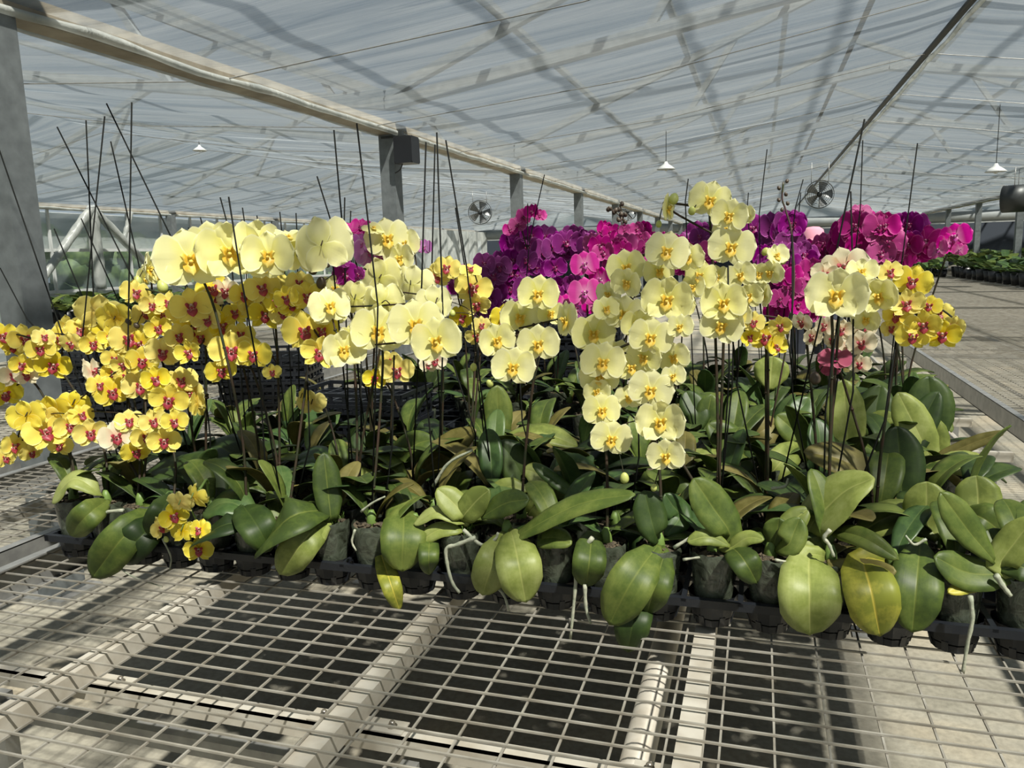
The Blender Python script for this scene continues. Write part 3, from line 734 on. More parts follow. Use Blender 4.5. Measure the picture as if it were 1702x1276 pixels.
def add_stem(p, pts, pedi, r0=.0042, m='stem', name='flower_spike'):
    """pts relative to pot: main axis; pedi: list of flower backs relative"""
    bm = bmesh.new(); path = smooth_path(pts, 6); n = len(path)
    tube(bm, path, [r0*(1-.5*i/(n-1)) for i in range(n)], 7)
    for i in range(3, n-4, 7):   # nodes
        a = path[i]; tube(bm, [a-(path[i+1]-path[i-1]).normalized()*.004, a, a+(path[i+1]-path[i-1]).normalized()*.004], [r0*.8, r0*1.35, r0*.8], 7)
    for q in pedi:
        j = min(range(n), key=lambda i: (path[i]-q).length + abs(path[i].z - (q.z+.012))*.3); a = path[j]; mid = (a+q)/2 + Vector((0,0,.010))
        tube(bm, smooth_path([a, mid, q], 3), .0017, 5)
    link(name, mesh_of(bm, name), m, p.o)
def spike(col, Y, bx, fl, by=780, back=False, arch=None, base=None, m='stem', two=None, buds=()):
    """fl: (px, py, width px[, yaw, pitch, dY]) ordered from stem bottom to tip"""
    b0 = base if base else atY(bx, by, Y)
    p = nearest(b0.x, min(b0.y, Y), back)
    crown = Vector((random.uniform(-.012,.012), random.uniform(-.012,.012), .185)); pts = [crown]; backs = []
    rel = []
    for f in fl:
        x, y, w_ = f[:3]; yaw = f[3] if len(f) > 3 else random.uniform(-42,42); pit = f[4] if len(f) > 4 else random.uniform(-18,22)
        Yf = Y + (f[5] if len(f) > 5 else random.uniform(-.03,.05))
        c = f[6] if len(f) > 6 else col
        P = atY(x, y, Yf); wid = w_/FPX*(P-EYE).dot(AF)
        if abs(yaw) > 55: wid *= 1.25
        b_ = add_flower(p, c, P, wid, yaw, pit); backs.append(b_)
    # axis runs just behind the blooms
    ax = [b_ + Vector((0,.03,.012)) for b_ in backs]
    top = max(ax, key=lambda q: q.z)
    seq = sorted(ax, key=lambda q: (q-ax[0]).length)
    start = ax[0]
    z_ = start.z
    pts.append(crown.lerp(start, .3)*1.0 + Vector(((start.x)*-.12, .02, .02)))
    pts.append(crown.lerp(start, .72) + Vector((0,.03,.04)))
    k = max(1, len(ax)//5); pts += ax[::k]
    add_stem(p, pts, backs, m=m)
    for (x, y, s_, mm) in buds:
        P = atY(x, y, Y); add_bud(p, P, s_/FPX*(P-EYE).dot(AF)*1.15, mm)
        q = P-p.o.location; bm = bmesh.new(); near = min(ax, key=lambda a: (a-q).length); tube(bm, smooth_path([near, (near+q)/2+Vector((0,0,.01)), q], 3), .0014, 5)
        link('bud_stalk', mesh_of(bm, 'bud_stalk'), 'stem', p.o)
    return p

# --- cream blooms, by spike
spike('cream', 1.93, 1062, [(1040,444,70,10,0),(1109,417,78,-6,5),(1145,428,58,-25,0),(1164,458,60,-20),(1095,450,58),(1043,469,60),(1109,497,90,-4,0,-.03),(1038,521,72,5,0),(1153,477,50),(1134,508,50),(1007,513,50,20),(1012,488,50)], by=790)
spike('cream', 1.88, 1075, [(986,554,78,8,0),(1082,560,78,-5,0),(1131,543,50,-20),(1002,601,80,4,0,-.02),(1071,593,66),(1120,593,60,-15),(1060,540,60,0,0,.03),(1030,585,50,0,0,.04)], by=800)
spike('cream', 1.84, 1085, [(996,625,72,5,0),(1082,647,80,-6,0),(1120,625,46,-20),(1000,681,68,12,0),(1098,700,86,-4,0),(1016,728,74,10,-6),(1107,757,68,-10,-5),(1050,610,60,0,0,.04),(991,650,48,10,0,.03),(1045,660,50,0,0,.05)], by=815, buds=((1038,794,17,'bud_green'),(1087,810,12,'bud_green')))
spike('cream', 2.0, 880, [(895,488,74,-8,4),(865,527,72,0,0),(853,609,78,0,0,-.08),(895,571,76,-6,0,-.05),(825,565,68,14,0),(942,532,60,-62,0),(915,520,50,10,0,.05)], by=760, buds=((814,637,13,'bud_green'),(787,610,13,'bud_green')))
spike('cream', 1.92, 660, [(628,549,96,4,2),(691,538,98,-2,4,.02),(726,566,92,-14,2),(570,580,78,16,-2),(548,508,74,10,6,.05),(592,560,60,0,0,.06)], by=760)
spike('cream', 2.25, 672, [(644,396,80,5,2),(666,429,60,-30,0),(633,462,66,150,0),(685,473,62,160,0),(672,405,60,-20,5,.04),(620,380,40,30,60)], by=720)
spike('cream', 2.05, 615, [(636,503,62,165,0),(592,497,58,150,0),(548,518,62,0,0),(720,505,60,-150,0),(556,480,56,12,0)], by=740)
spike('cream', 1.90, 400, [(315,431,120,8,4),(381,418,112,0,2,.03),(447,424,92,-14,4,.02),(441,441,60,-10,0,.08),(537,408,92,150,0,.05),(500,420,70,160,0,.08),(350,402,80,0,0,.09),(480,395,50,20,60,.08),(425,400,80,5,8,.06)], by=740)
spike('cream', 2.1, 260, [(245,447,52,70,0),(240,460,40,60,-10),(268,452,46,-60,0)], by=720, buds=((270,476,20,'bud_green'),(228,468,18,'bud_green')))
spike('cream', 2.05, 1215, [(1180,332,74,4,0),(1213,358,66,-14,0),(1109,346,46,70,0),(1216,410,82,-3,2),(1208,380,50,10,-8,.05),(1240,357,40,-30,0,.04)], by=690, buds=((1120,330,18,'bud_green'),(1095,372,11,'bud_green'),(1150,350,14,'bud_green')))
spike('cream', 2.0, 1200, [(1203,503,80,0,4),(1199,540,76,4,-8),(1231,457,54,-10,0),(1245,492,52,-12,0,.03),(1225,525,56,-20,0,.04),(1176,478,46,20,0,.04),(1190,460,46,5,0,.06)], by=690)
spike('cream', 2.1, 1240, [(1270,489,52,-50,0),(1290,425,44,40,20),(1280,452,50,-10,-20),(1262,455,44,10,0),(1258,475,44,-30,0,.04)], by=690, buds=((1272,418,13,'bud_green'),(1300,432,14,'bud_green'),(1297,416,10,'bud_green')))
spike('cream', 1.95, 1370, [(1390,490,104,2,4),(1461,492,70,-14,0),(1432,452,54,12,30),(1425,480,60,-5,0,.05),(1440,530,50,-10,-10,.05)], by=740)
spike('blush', 2.05, 1395, [(1404,444,84,-4,12),(1370,455,50,14,0)], by=740)
spike('blush', 2.2, 1350, [(1333,535,42),(1351,560,42),(1372,542,44),(1400,549,44),(1436,542,46),(1432,570,52,-10,0,-.05),(1429,605,40,-10,0,-.05),(1410,575,40),(1385,565,40)], by=700)
spike('wine', 2.1, 1375, [(1388,597,58,0,50),(1380,610,40,30,20)], by=700, buds=((1355,628,20,'bud_dark'),))
# --- yellow blooms right
spike('yellow', 2.02, 1475, [(1517,467,66,-4,8),(1478,452,50,30,10),(1507,506,62,-2,20),(1489,524,54,20,-10),(1535,540,62,-6,0,-.03),(1517,558,58,6,-8,-.03),(1567,556,62,-10,0,-.03),(1560,522,50,0,15),(1585,542,42,-30,0),(1480,545,40,30,0),(1545,508,44,-10,10)], by=690)
spike('yellow', 2.05, 1285, [(1273,560,62,0,0),(1252,535,44,20,0),(1298,542,44,-24,0),(1245,560,40,30,0),(1290,575,44)], by=690)
spike('yellow', 2.3, 760, [(787,478,68,-4,6),(724,459,54,20,0),(743,445,50,-10,10),(767,527,48,30,0),(792,505,50,0,-20),(782,448,40,10,50)], by=690)
spike('yellow', 2.3, 800, [(792,558,42),(839,527,52,-4,0,.04),(832,530,40),(800,540,36,20,0)], by=690, buds=((745,500,12,'bud_green'),(752,520,11,'bud_green')))
spike('yellow', 2.15, 650, [(622,629,44,10,0),(660,615,62,-4,0),(645,600,44,0,0,.04)], by=740)
spike('blush', 2.3, 735, [(724,599,42,-10,0),(712,606,34,20,0)], by=730)
# --- yellow blooms left, from centre outwards
spike('yellow', 1.98, 520, [(506,549,78,4,2),(537,549,62,-24,4,.04),(532,585,68,-6,-4,-.02),(477,495,52),(510,492,60,10,0),(485,508,48),(498,470,50,-10,10,.05)], by=750)
spike('yellow', 2.0, 470, [(436,478,64,-4,4),(441,522,64,4,-6),(415,508,50,30,0),(439,500,50),(462,500,54,-20,0,.03),(470,520,50,-10,0,.05),(455,470,50,0,20,.05)], by=760)
spike('yellow', 1.98, 430, [(384,582,78,4,2),(422,588,62,-16,2),(367,615,56,14,-12),(452,618,34,10,0),(400,555,50,0,0,.06)], by=760)
spike('yellow', 2.02, 400, [(367,541,60),(354,480,60,0,10),(376,484,56,-30,5,0,'blush'),(354,492,50,30,0,0,'blush'),(392,520,52),(340,505,60),(405,490,52)], by=760)
spike('yellow', 1.95, 350, [(318,509,74,2,4),(318,546,62,6,-8),(296,558,52,20,-5),(345,530,56,-20,0),(271,585,62,-4,-4),(315,585,52,-30,0),(334,560,50)], by=760)
spike('yellow', 2.0, 300, [(252,507,44,14,0),(271,522,50,10,0),(280,503,46,0,20),(225,486,54,26,10),(240,520,48,30,0),(262,545,48,10,0),(300,520,50)], by=770, buds=((213,535,11,'bud_dark'),(227,541,10,'bud_dark'),(245,546,11,'bud_dark'),(262,547,10,'bud_dark')))
spike('yellow', 1.98, 280, [(214,562,66,0,4),(233,571,56,-26,-4),(236,599,58,4,-8),(189,596,46,16,0),(154,571,48,14,0),(183,560,46,10,10),(206,590,44)], by=770)
spike('yellow', 2.05, 250, [(165,520,66,165,20),(192,528,56,150,20),(132,549,50,20,10),(175,545,50,0,10),(205,540,44),(112,545,50,30,10)], by=770)
spike('yellow', 1.98, 210, [(41,563,60,12,4),(3,558,56,26,4),(67,580,50,-6,0),(88,607,62,4,-6),(99,563,54,14,6),(118,570,44),(73,560,40,20,20),(20,575,50,30,0)], by=790)
spike('yellow', 1.95, 180, [(22,623,50,14,0,0,'blush'),(45,623,44,-20,0,0,'blush'),(8,654,58,10,-6),(-12,640,50),(35,606,44,20,0),(66,610,40)], by=800)
spike('yellow', 1.93, 300, [(233,642,62,10,4),(260,630,54,-20,8),(280,664,68,2,-4),(302,632,56,-12,8),(321,655,52,-60,0),(329,671,46,-120,0),(308,655,48,0,0,.03)], by=790)
spike('yellow', 1.93, 260, [(186,651,62,10,0),(153,620,50,60,20,0,'blush'),(188,620,46,20,0),(210,625,44,-10,0),(122,672,44,160,0),(165,640,44,20,10),(205,605,44)], by=790)
spike('yellow', 1.86, 230, [(116,707,56,14,0),(150,719,58,6,0),(194,725,62,-4,0,0,'blush'),(243,725,54,10,0),(273,732,58,-6,-4),(226,750,52,8,-16),(291,700,50,-20,6),(88,685,58,150,10),(255,700,50,0,8),(215,700,50,0,20,.03),(135,690,46,20,20,.03)], by=800)
spike('yellow', 1.84, 130, [(75,719,78,20,24),(22,741,54,40,0),(44,691,52,160,0),(70,694,50,150,10),(100,740,44,-20,0),(8,760,44,30,0,.04),(52,752,40,20,-20)], by=830)
spike('yellow', 2.15, 520, [(518,670,42,170,0),(505,660,30,120,0)], by=760)
# low hanging spike in front at the left
p = spike('yellow', 1.74, 430, [(323,826,42,130,0),(288,857,54,16,0,0,'yellow'),(266,876,46,40,0),(304,882,38,150,-20),(332,880,44,-40,20),(331,912,52,-14,-6),(300,835,40,150,10)], by=870, base=Vector((-1.36,1.86,0)), m='stem_green', buds=((276,896,10,'bud_green'),))
# --- lilac and dark purple among the yellows
spike('magenta', 2.3, 600, [(575,385,58,10,40),(590,395,46,-20,20),(600,378,40,0,30)], by=700)
spike('lilac', 2.3, 610, [(614,418,62,20,0),(633,426,54,-20,0),(600,405,40,0,0),(705,410,30,0,0)], by=700)
spike('purple', 2.05, 585, [(567,431,38,30,10),(575,456,48,-10,0),(596,455,30,-50,0)], by=720, buds=((520,447,18,'bud_dark'),(534,470,19,'bud_dark'),(545,440,9,'bud_dark')))
spike('purple', 2.6, 760, [(756,459,44,150,0),(760,475,40,20,0)], by=650)
spike('pink', 2.9, 975, [(972,439,52,0,4),(972,486,60,0,0),(999,464,48,-30,0),(988,507,46,0,0),(940,505,40,10,0)], by=620, back=False)

# --- the purple block at the back
def mass(col, n, box_, w_, Yr, seed, tops=None):
    rg = random.Random(seed); x0, y0, x1, y1 = box_
    pts = []
    for i in range(n):
        x = x0+(x1-x0)*(i+rg.random())/n; y = y0+(y1-y0)*rg.random()
        pts.append((x, y))
    k = 6
    for a in range(0, n, k):
        grp = sorted(pts[a:a+k], key=lambda q: -q[1]); Y = rg.uniform(*Yr)
        if not grp: continue
        mx_ = sum(q[0] for q in grp)/len(grp)
        spike(col, Y, mx_, [(q[0], q[1], w_*rg.uniform(.85,1.15), rg.uniform(-35,35), rg.uniform(-12,12)) for q in grp], by=600, back=True)
spike('magenta', 3.9, 890, [(860,373,32),(848,382,28),(870,360,34),(885,352,30),(897,358,26)], by=600, back=True)
mass('purple', 24, (838,392,1000,440), 46, (3.5,4.2), 1)
mass('purple', 30, (800,430,960,520), 46, (3.4,4.0), 2)
mass('magenta', 18, (985,378,1110,412), 30, (3.9,4.4), 3)
mass('magenta', 24, (985,400,1200,450), 40, (3.5,4.2), 4)
mass('purple', 12, (1120,380,1200,430), 40, (3.7,4.2), 5)
mass('purple', 30, (1250,362,1322,430), 54, (3.5,4.1), 6)
mass('purple', 18, (1240,420,1345,480), 50, (3.4,3.7), 7)
mass('magenta', 12, (1290,440,1360,520), 44, (3.4,3.6), 8)
mass('magenta', 10, (1350,402,1400,436), 40, (3.7,4.2), 9)
mass('magenta', 24, (1400,372,1480,430), 56, (3.4,3.9), 10)
mass('purple', 12, (1470,372,1520,420), 54, (3.5,3.9), 11)
spike('magenta', 3.5, 1500, [(1500,425,56),(1510,405,50),(1538,400,62,0,0),(1525,420,50),(1555,408,44)], by=600, back=True)
spike('pink', 3.4, 1520, [(1588,393,54,-14,10),(1575,405,44,30,0),(1595,415,26,0,0),(1560,415,40)], by=600, back=True)
spike('magenta', 3.9, 1440, [(1400,385,34),(1418,361,34),(1432,352,36,20,30),(1445,360,30),(1456,368,30)], by=600, back=True)

# ------------------------------------------------------------------ leaves seen one by one
# (base x, base y, tip x, tip y, width px, lift px, tip dY, material, face) ; lift bends the middle upward
HL = [
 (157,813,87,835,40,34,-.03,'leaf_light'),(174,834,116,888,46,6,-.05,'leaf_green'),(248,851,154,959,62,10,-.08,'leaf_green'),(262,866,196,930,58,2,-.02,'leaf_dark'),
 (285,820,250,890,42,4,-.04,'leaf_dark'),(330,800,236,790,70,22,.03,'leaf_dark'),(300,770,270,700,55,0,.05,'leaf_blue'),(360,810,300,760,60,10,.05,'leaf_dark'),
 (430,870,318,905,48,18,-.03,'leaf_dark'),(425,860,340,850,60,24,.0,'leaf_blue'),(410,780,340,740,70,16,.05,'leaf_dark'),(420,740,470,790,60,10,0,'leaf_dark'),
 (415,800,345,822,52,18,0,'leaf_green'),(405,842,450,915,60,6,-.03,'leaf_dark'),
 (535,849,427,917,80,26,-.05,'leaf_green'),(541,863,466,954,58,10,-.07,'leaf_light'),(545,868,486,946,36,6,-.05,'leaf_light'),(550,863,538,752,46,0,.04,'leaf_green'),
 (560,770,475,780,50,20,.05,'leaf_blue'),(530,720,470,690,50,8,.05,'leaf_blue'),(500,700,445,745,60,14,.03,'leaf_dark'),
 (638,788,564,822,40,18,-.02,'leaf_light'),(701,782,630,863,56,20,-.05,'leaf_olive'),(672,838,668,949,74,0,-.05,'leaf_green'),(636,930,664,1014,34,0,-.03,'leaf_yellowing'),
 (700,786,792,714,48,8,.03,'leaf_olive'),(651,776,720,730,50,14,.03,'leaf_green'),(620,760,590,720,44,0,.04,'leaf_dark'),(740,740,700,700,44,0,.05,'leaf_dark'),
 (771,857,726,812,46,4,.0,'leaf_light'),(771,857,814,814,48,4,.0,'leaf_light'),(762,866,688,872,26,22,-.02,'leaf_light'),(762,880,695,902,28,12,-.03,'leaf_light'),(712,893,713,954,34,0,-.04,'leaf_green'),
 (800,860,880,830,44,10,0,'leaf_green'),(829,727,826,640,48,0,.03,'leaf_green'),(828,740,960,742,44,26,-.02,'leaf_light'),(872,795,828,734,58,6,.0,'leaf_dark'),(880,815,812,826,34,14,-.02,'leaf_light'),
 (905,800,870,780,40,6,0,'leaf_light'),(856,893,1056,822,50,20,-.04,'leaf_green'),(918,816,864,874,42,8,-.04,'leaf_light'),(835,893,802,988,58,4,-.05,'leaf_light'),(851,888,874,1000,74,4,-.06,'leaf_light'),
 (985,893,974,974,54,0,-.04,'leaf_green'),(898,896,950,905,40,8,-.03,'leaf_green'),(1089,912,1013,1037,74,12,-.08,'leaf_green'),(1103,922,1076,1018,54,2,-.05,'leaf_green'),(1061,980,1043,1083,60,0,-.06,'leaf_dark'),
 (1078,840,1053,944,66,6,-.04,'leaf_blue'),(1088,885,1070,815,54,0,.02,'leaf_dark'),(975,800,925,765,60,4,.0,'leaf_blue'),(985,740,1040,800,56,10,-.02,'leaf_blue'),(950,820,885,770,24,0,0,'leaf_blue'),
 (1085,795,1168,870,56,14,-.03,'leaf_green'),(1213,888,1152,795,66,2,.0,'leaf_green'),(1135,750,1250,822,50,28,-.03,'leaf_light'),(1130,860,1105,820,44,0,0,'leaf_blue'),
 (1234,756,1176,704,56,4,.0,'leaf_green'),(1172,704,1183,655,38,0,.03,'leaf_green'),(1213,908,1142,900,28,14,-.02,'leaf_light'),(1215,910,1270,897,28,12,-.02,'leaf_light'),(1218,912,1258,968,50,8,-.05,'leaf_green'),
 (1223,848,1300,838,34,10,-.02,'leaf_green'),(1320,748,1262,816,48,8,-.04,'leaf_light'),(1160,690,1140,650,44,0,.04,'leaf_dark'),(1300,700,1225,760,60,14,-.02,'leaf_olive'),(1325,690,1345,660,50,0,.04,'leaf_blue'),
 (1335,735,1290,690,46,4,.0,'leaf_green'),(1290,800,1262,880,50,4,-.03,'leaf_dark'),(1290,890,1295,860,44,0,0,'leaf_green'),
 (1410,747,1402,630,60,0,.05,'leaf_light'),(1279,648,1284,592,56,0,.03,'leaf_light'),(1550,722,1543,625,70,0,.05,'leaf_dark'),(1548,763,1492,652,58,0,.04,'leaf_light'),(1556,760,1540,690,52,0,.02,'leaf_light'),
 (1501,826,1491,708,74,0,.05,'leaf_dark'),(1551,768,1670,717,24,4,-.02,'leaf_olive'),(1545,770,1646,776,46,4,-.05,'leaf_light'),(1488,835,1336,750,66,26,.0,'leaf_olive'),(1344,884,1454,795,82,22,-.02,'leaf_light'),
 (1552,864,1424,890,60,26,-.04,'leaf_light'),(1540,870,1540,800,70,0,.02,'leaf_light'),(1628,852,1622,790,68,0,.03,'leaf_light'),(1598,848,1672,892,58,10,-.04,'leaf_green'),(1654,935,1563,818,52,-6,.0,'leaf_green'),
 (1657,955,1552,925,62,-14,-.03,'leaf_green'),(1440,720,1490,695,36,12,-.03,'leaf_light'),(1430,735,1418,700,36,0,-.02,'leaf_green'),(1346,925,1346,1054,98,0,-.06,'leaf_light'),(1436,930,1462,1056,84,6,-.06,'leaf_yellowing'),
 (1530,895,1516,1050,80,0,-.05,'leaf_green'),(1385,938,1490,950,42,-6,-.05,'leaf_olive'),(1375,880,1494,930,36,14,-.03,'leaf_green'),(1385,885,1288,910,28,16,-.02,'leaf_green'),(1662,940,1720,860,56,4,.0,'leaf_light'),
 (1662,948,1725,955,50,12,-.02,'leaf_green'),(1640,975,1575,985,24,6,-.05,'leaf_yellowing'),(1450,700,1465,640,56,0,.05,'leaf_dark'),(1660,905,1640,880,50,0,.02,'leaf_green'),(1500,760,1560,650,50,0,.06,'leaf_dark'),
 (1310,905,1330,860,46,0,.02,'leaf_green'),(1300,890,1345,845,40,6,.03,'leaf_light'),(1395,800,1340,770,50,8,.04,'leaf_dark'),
]
for bx_, by_, tx_, ty_, wp, lift, dY, mm in HL:
    Z = .235
    P0 = atZ(bx_, by_, Z)
    if P0.y < 1.83: P0 = atY(bx_, by_, 1.83)
    if P0.y > 3.0: P0 = atY(bx_, by_, 3.0)
    hang = ty_ > by_ + 30
    P1 = atY(tx_, ty_, P0.y + (dY*1.3 if hang else dY))
    if hang and P1.y > 1.78 and P0.y < 2.0: P1 = atY(tx_, ty_, 1.765)
    mid = atY((bx_+tx_)/2, (by_+ty_)/2 - lift*.8, (P0.y+P1.y)/2 - (.055 if hang else .0))
    p = nearest(P0.x, P0.y, False, free=False)
    cr_ = Vector((p.x, p.y, T+.19)); dist = (P1-EYE).dot(AF); W = wp/FPX*dist
    sp_ = [P0, mid, P1]
    prof = LEAFP
    if (cr_-P0).length > .02 and (cr_-P0).length < .16 and (P1-P0).dot(P0-cr_) > -.002:
        sp_ = [cr_.lerp(P0,.3)] + sp_
    tocam = (EYE-mid).normalized()
    # turn the blade so that it faces partly up and partly to the viewer
    nrm = (tocam*1.0 + Vector((.1,0,.45 if not hang else .2))).normalized()
    if abs(lift) > 15: nrm = (tocam*.55 + Vector((0,0,.85))).normalized(); W *= 1.15
    ref = p.o.location
    me = leaf_mesh('leaf', [q-ref for q in sp_], W*1.03, nrm, .34, mm, droop=.26)
    lb = {'leaf_yellowing':'yellowing leaf','leaf_olive':'brownish olive leaf'}.get(mm)
    part(p, 'leaf', me, None, lb); p.heroleaf += 1

# leaves of the other plants (shared blades)
rg = random.Random(11)
for p in plants:
    n = 4 if p.r == 0 and not p.back else 5
    if p.back or p.r > 7: n = 5
    if p.heroleaf: n = 2 if p.r == 0 and not p.back else 3
    a0 = rg.uniform(0, 6.28)
    for k in range(n):
        a = a0 + k*math.pi*(1.0 + .08*rg.random()) + (k//2)*.5
        front = (not p.back) and p.r == 0
        if front and math.sin(a) < -.2: a = -a          # keep the front of the pots in view
        me = rg.choice(GL)[0 if rg.random() < .6 else 1]
        o = link('leaf', me, None, p.o); o.location = (.012*math.cos(a), .012*math.sin(a), .185+.008*k)
        s_ = rg.uniform(.7,1.0)*(.85 if front else 1.0); o.scale = (s_,)*3; o.rotation_euler = (rg.uniform(-.15,.15), rg.uniform(-.2,.12), a)
# short green crown at each leaf base
bm = bmesh.new(); lathe(bm, [(.012,.165),(.016,.18),(.013,.20),(.007,.215)], 10); CR = mesh_of(bm, 'crown'); CR.materials.append(MATS['stem_green'])
for p in plants: link('crown', CR, None, p.o)

# ------------------------------------------------------------------ stakes
ST = [(-6,235,150,690,2.0),(95,211,245,510,2.05),(143,200,160,600,2.1),(174,193,137,560,2.0),(184,235,232,445,2.2),(219,170,211,690,1.95),(177,172,284,393,2.1),(135,363,215,540,2.3),(90,380,140,500,2.2),(0,445,45,530,2.3),
 (333,361,342,395,2.4),(366,328,380,380,2.3),(380,327,401,462,1.85),(403,345,408,380,2.5),(427,358,432,392,2.5),(465,352,470,400,2.6),(492,354,494,395,2.6),(303,380,304,400,2.5),(313,378,318,398,2.5),
 (527,293,557,390,2.2),(540,378,552,425,2.0),(555,216,573,420,2.1),(593,205,628,508,1.95),(573,328,571,420,2.3),(583,350,581,400,2.6),(708,236,701,470,2.1),(726,220,737,550,2.05),(723,240,718,440,2.3),(741,233,775,440,2.2),(757,345,772,440,2.5),
 (905,290,880,400,3.6),(877,338,877,410,3.8),(1144,297,1139,335,3.0),(1275,248,1262,355,3.3),(1244,320,1242,345,3.5),(1335,298,1322,345,3.4),(1331,320,1328,350,3.8),(1437,198,1383,450,2.1),(1434,233,1430,345,3.3),(1414,318,1417,440,2.3),(1525,238,1497,450,3.0),
 (1317,390,1317,650,2.3),(1210,440,1212,620,2.0),(1222,440,1217,640,2.05),(1233,440,1225,640,2.1),(1394,520,1372,680,2.0),(1418,530,1418,650,2.0),(1490,560,1470,700,2.0),(700,560,715,720,2.0),(655,590,652,740,1.95),(600,600,600,740,2.1),(752,600,790,720,2.2),(335,600,350,730,2.0),(430,600,440,760,2.0),(510,600,515,740,2.0),(860,560,868,700,2.3),(1060,600,1062,760,2.0)]
for sx, sy, lx, ly, Y in ST:
    a = atY(sx, sy, Y); b_ = atY(lx, ly, Y); back = Y > 3.1
    t = (T+.3-a.z)/(b_.z-a.z) if b_.z < a.z else 1; e = a.lerp(b_, min(t, 3.0))
    p = nearest(b_.x*.5+e.x*.5, Y, back, free=False); ref = p.o.location
    base = Vector((p.x+random.uniform(-.02,.02), p.y+random.uniform(-.02,.02), T+.06))
    bm = bmesh.new(); tube(bm, [a-ref, b_-ref, base-ref], .0023, 6)
    link('stake', mesh_of(bm, 'stake'), 'stake', p.o)
# dark knobbly bud spikes
for pts, Y in (([(1302,303),(1300,330),(1306,350),(1317,400),(1316,520)],2.9),([(1010,348),(1022,352),(1032,366),(1032,420)],4.0),([(1030,340),(1036,362),(1034,380),(1032,440)],4.1)):
    W3 = [atY(x, y, Y) for x, y in pts]; p = nearest(W3[-1].x, Y, Y > 3.1, free=False); ref = p.o.location
    path = smooth_path([q-ref for q in W3] + [Vector((0,0,.18))], 5); bm = bmesh.new(); tube(bm, path, .0035, 6); link('bud_spike', mesh_of(bm, 'bud_spike'), 'bud_dark', p.o)
    for i in range(0, 12, 2):
        add_bud(p, path[i]+ref+Vector((.012*(-1)**(i//2),0,.004)), .016 if Y < 3 else .028, 'bud_dark')
# ------------------------------------------------------------------ roots that hang over the pots
RT = [([(790,893),(760,905),(742,912),(744,940),(752,968),(764,985)],1.78,8),([(770,880),(800,905),(822,897),(828,885)],1.80,7),([(205,848),(176,852),(166,870),(168,895)],1.80,8),([(958,952),(955,990),(948,1062)],1.77,7),([(972,970),(974,1010),(982,1036)],1.77,7),
 ([(826,975),(838,990),(846,1015)],1.77,6),([(1613,990),(1616,1030),(1608,1070),(1600,1120)],1.76,7),([(270,895),(284,925),(282,946)],1.79,4),([(185,925),(215,955),(270,975)],1.74,4),([(1380,880),(1370,893),(1378,905),(1386,925)],1.80,7),([(720,808),(745,770),(785,748)],2.0,7),([(1120,910),(1150,893),(1165,897)],1.82,6),
 ([(1655,955),(1668,975),(1680,990)],1.80,9),([(1282,812),(1305,808),(1310,795)],2.0,6),([(1135,930),(1165,926),(1190,930)],1.82,5),([(600,850),(620,835),(640,825)],1.84,5),([(590,880),(585,900),(592,915)],1.79,5),([(985,893),(965,920),(958,952)],1.80,8),([(1540,895),(1520,905),(1505,890)],1.84,5),([(1288,930),(1310,935),(1330,945)],1.80,5)]
for pts, Y, wp in RT:
    W3 = [atY(x, y, Y) for x, y in pts]; p = nearest(W3[0].x, YROWS[0], False, free=False); ref = p.o.location
    bm = bmesh.new(); path = smooth_path([q-ref for q in W3], 5); r = wp/2/FPX*1.9; tube(bm, path, [r*(1-.35*i/len(path))*(1+.12*math.sin(i*1.9)) for i in range(len(path))], 8)
    link('aerial_root', mesh_of(bm, 'aerial_root'), 'root', p.o)
# moss tuft on the pot at the middle of the front row
for (mx_, my_) in ((770,895),(795,890),(560,880)):
    P = atY(mx_, my_, 1.84); p = nearest(P.x, YROWS[0], False, free=False); rg2 = random.Random(mx_)
    bm = bmesh.new()
    for k in range(60):
        a = Vector((rg2.uniform(-.035,.035), rg2.uniform(-.03,.03), .175)); tube(bm, [a, a+Vector((rg2.uniform(-.012,.012), rg2.uniform(-.012,.0), rg2.uniform(.012,.028)))], .0012, 3, False)
    tag(link('moss_tuft', mesh_of(bm, 'moss_tuft'), 'moss', p.o), kind='stuff')

# ------------------------------------------------------------------ labels of the plants
CN = {'cream':'pale yellow','yellow':'golden yellow','purple':'deep purple','magenta':'magenta','pink':'bright pink','lilac':'lilac','wine':'wine red','blush':'cream and pink'}
cnt = {}
def ordn(k): return ORD[k+1]
for r in range(11):
    for back in (False, True):
        L_ = sorted([p for p in plants if p.r == r and p.back == back], key=lambda p: p.x)
        for i, p in enumerate(L_):
            if p.nfl:
                cc = sorted(p.cols.items(), key=lambda q: -q[1]); d = f'potted orchid with {CN[cc[0][0]]} blooms'
            else: d = 'potted orchid with green leaves only'
            if back: rn = ['first','second','third','fourth','fifth','sixth','seventh','eighth'][r]; lab = f'{d}, {rn} purple row at back, {ordn(i)} from left'
            else: rn = ['front','second','third','fourth','fifth','sixth','seventh','eighth','ninth','tenth','eleventh'][r]; lab = f'{d}, {rn} tray row, {ordn(i)} from left'
            tag(p.o, lab, 'orchid', 'flowering orchids in the trays' if p.nfl else 'orchids in leaf in the trays')

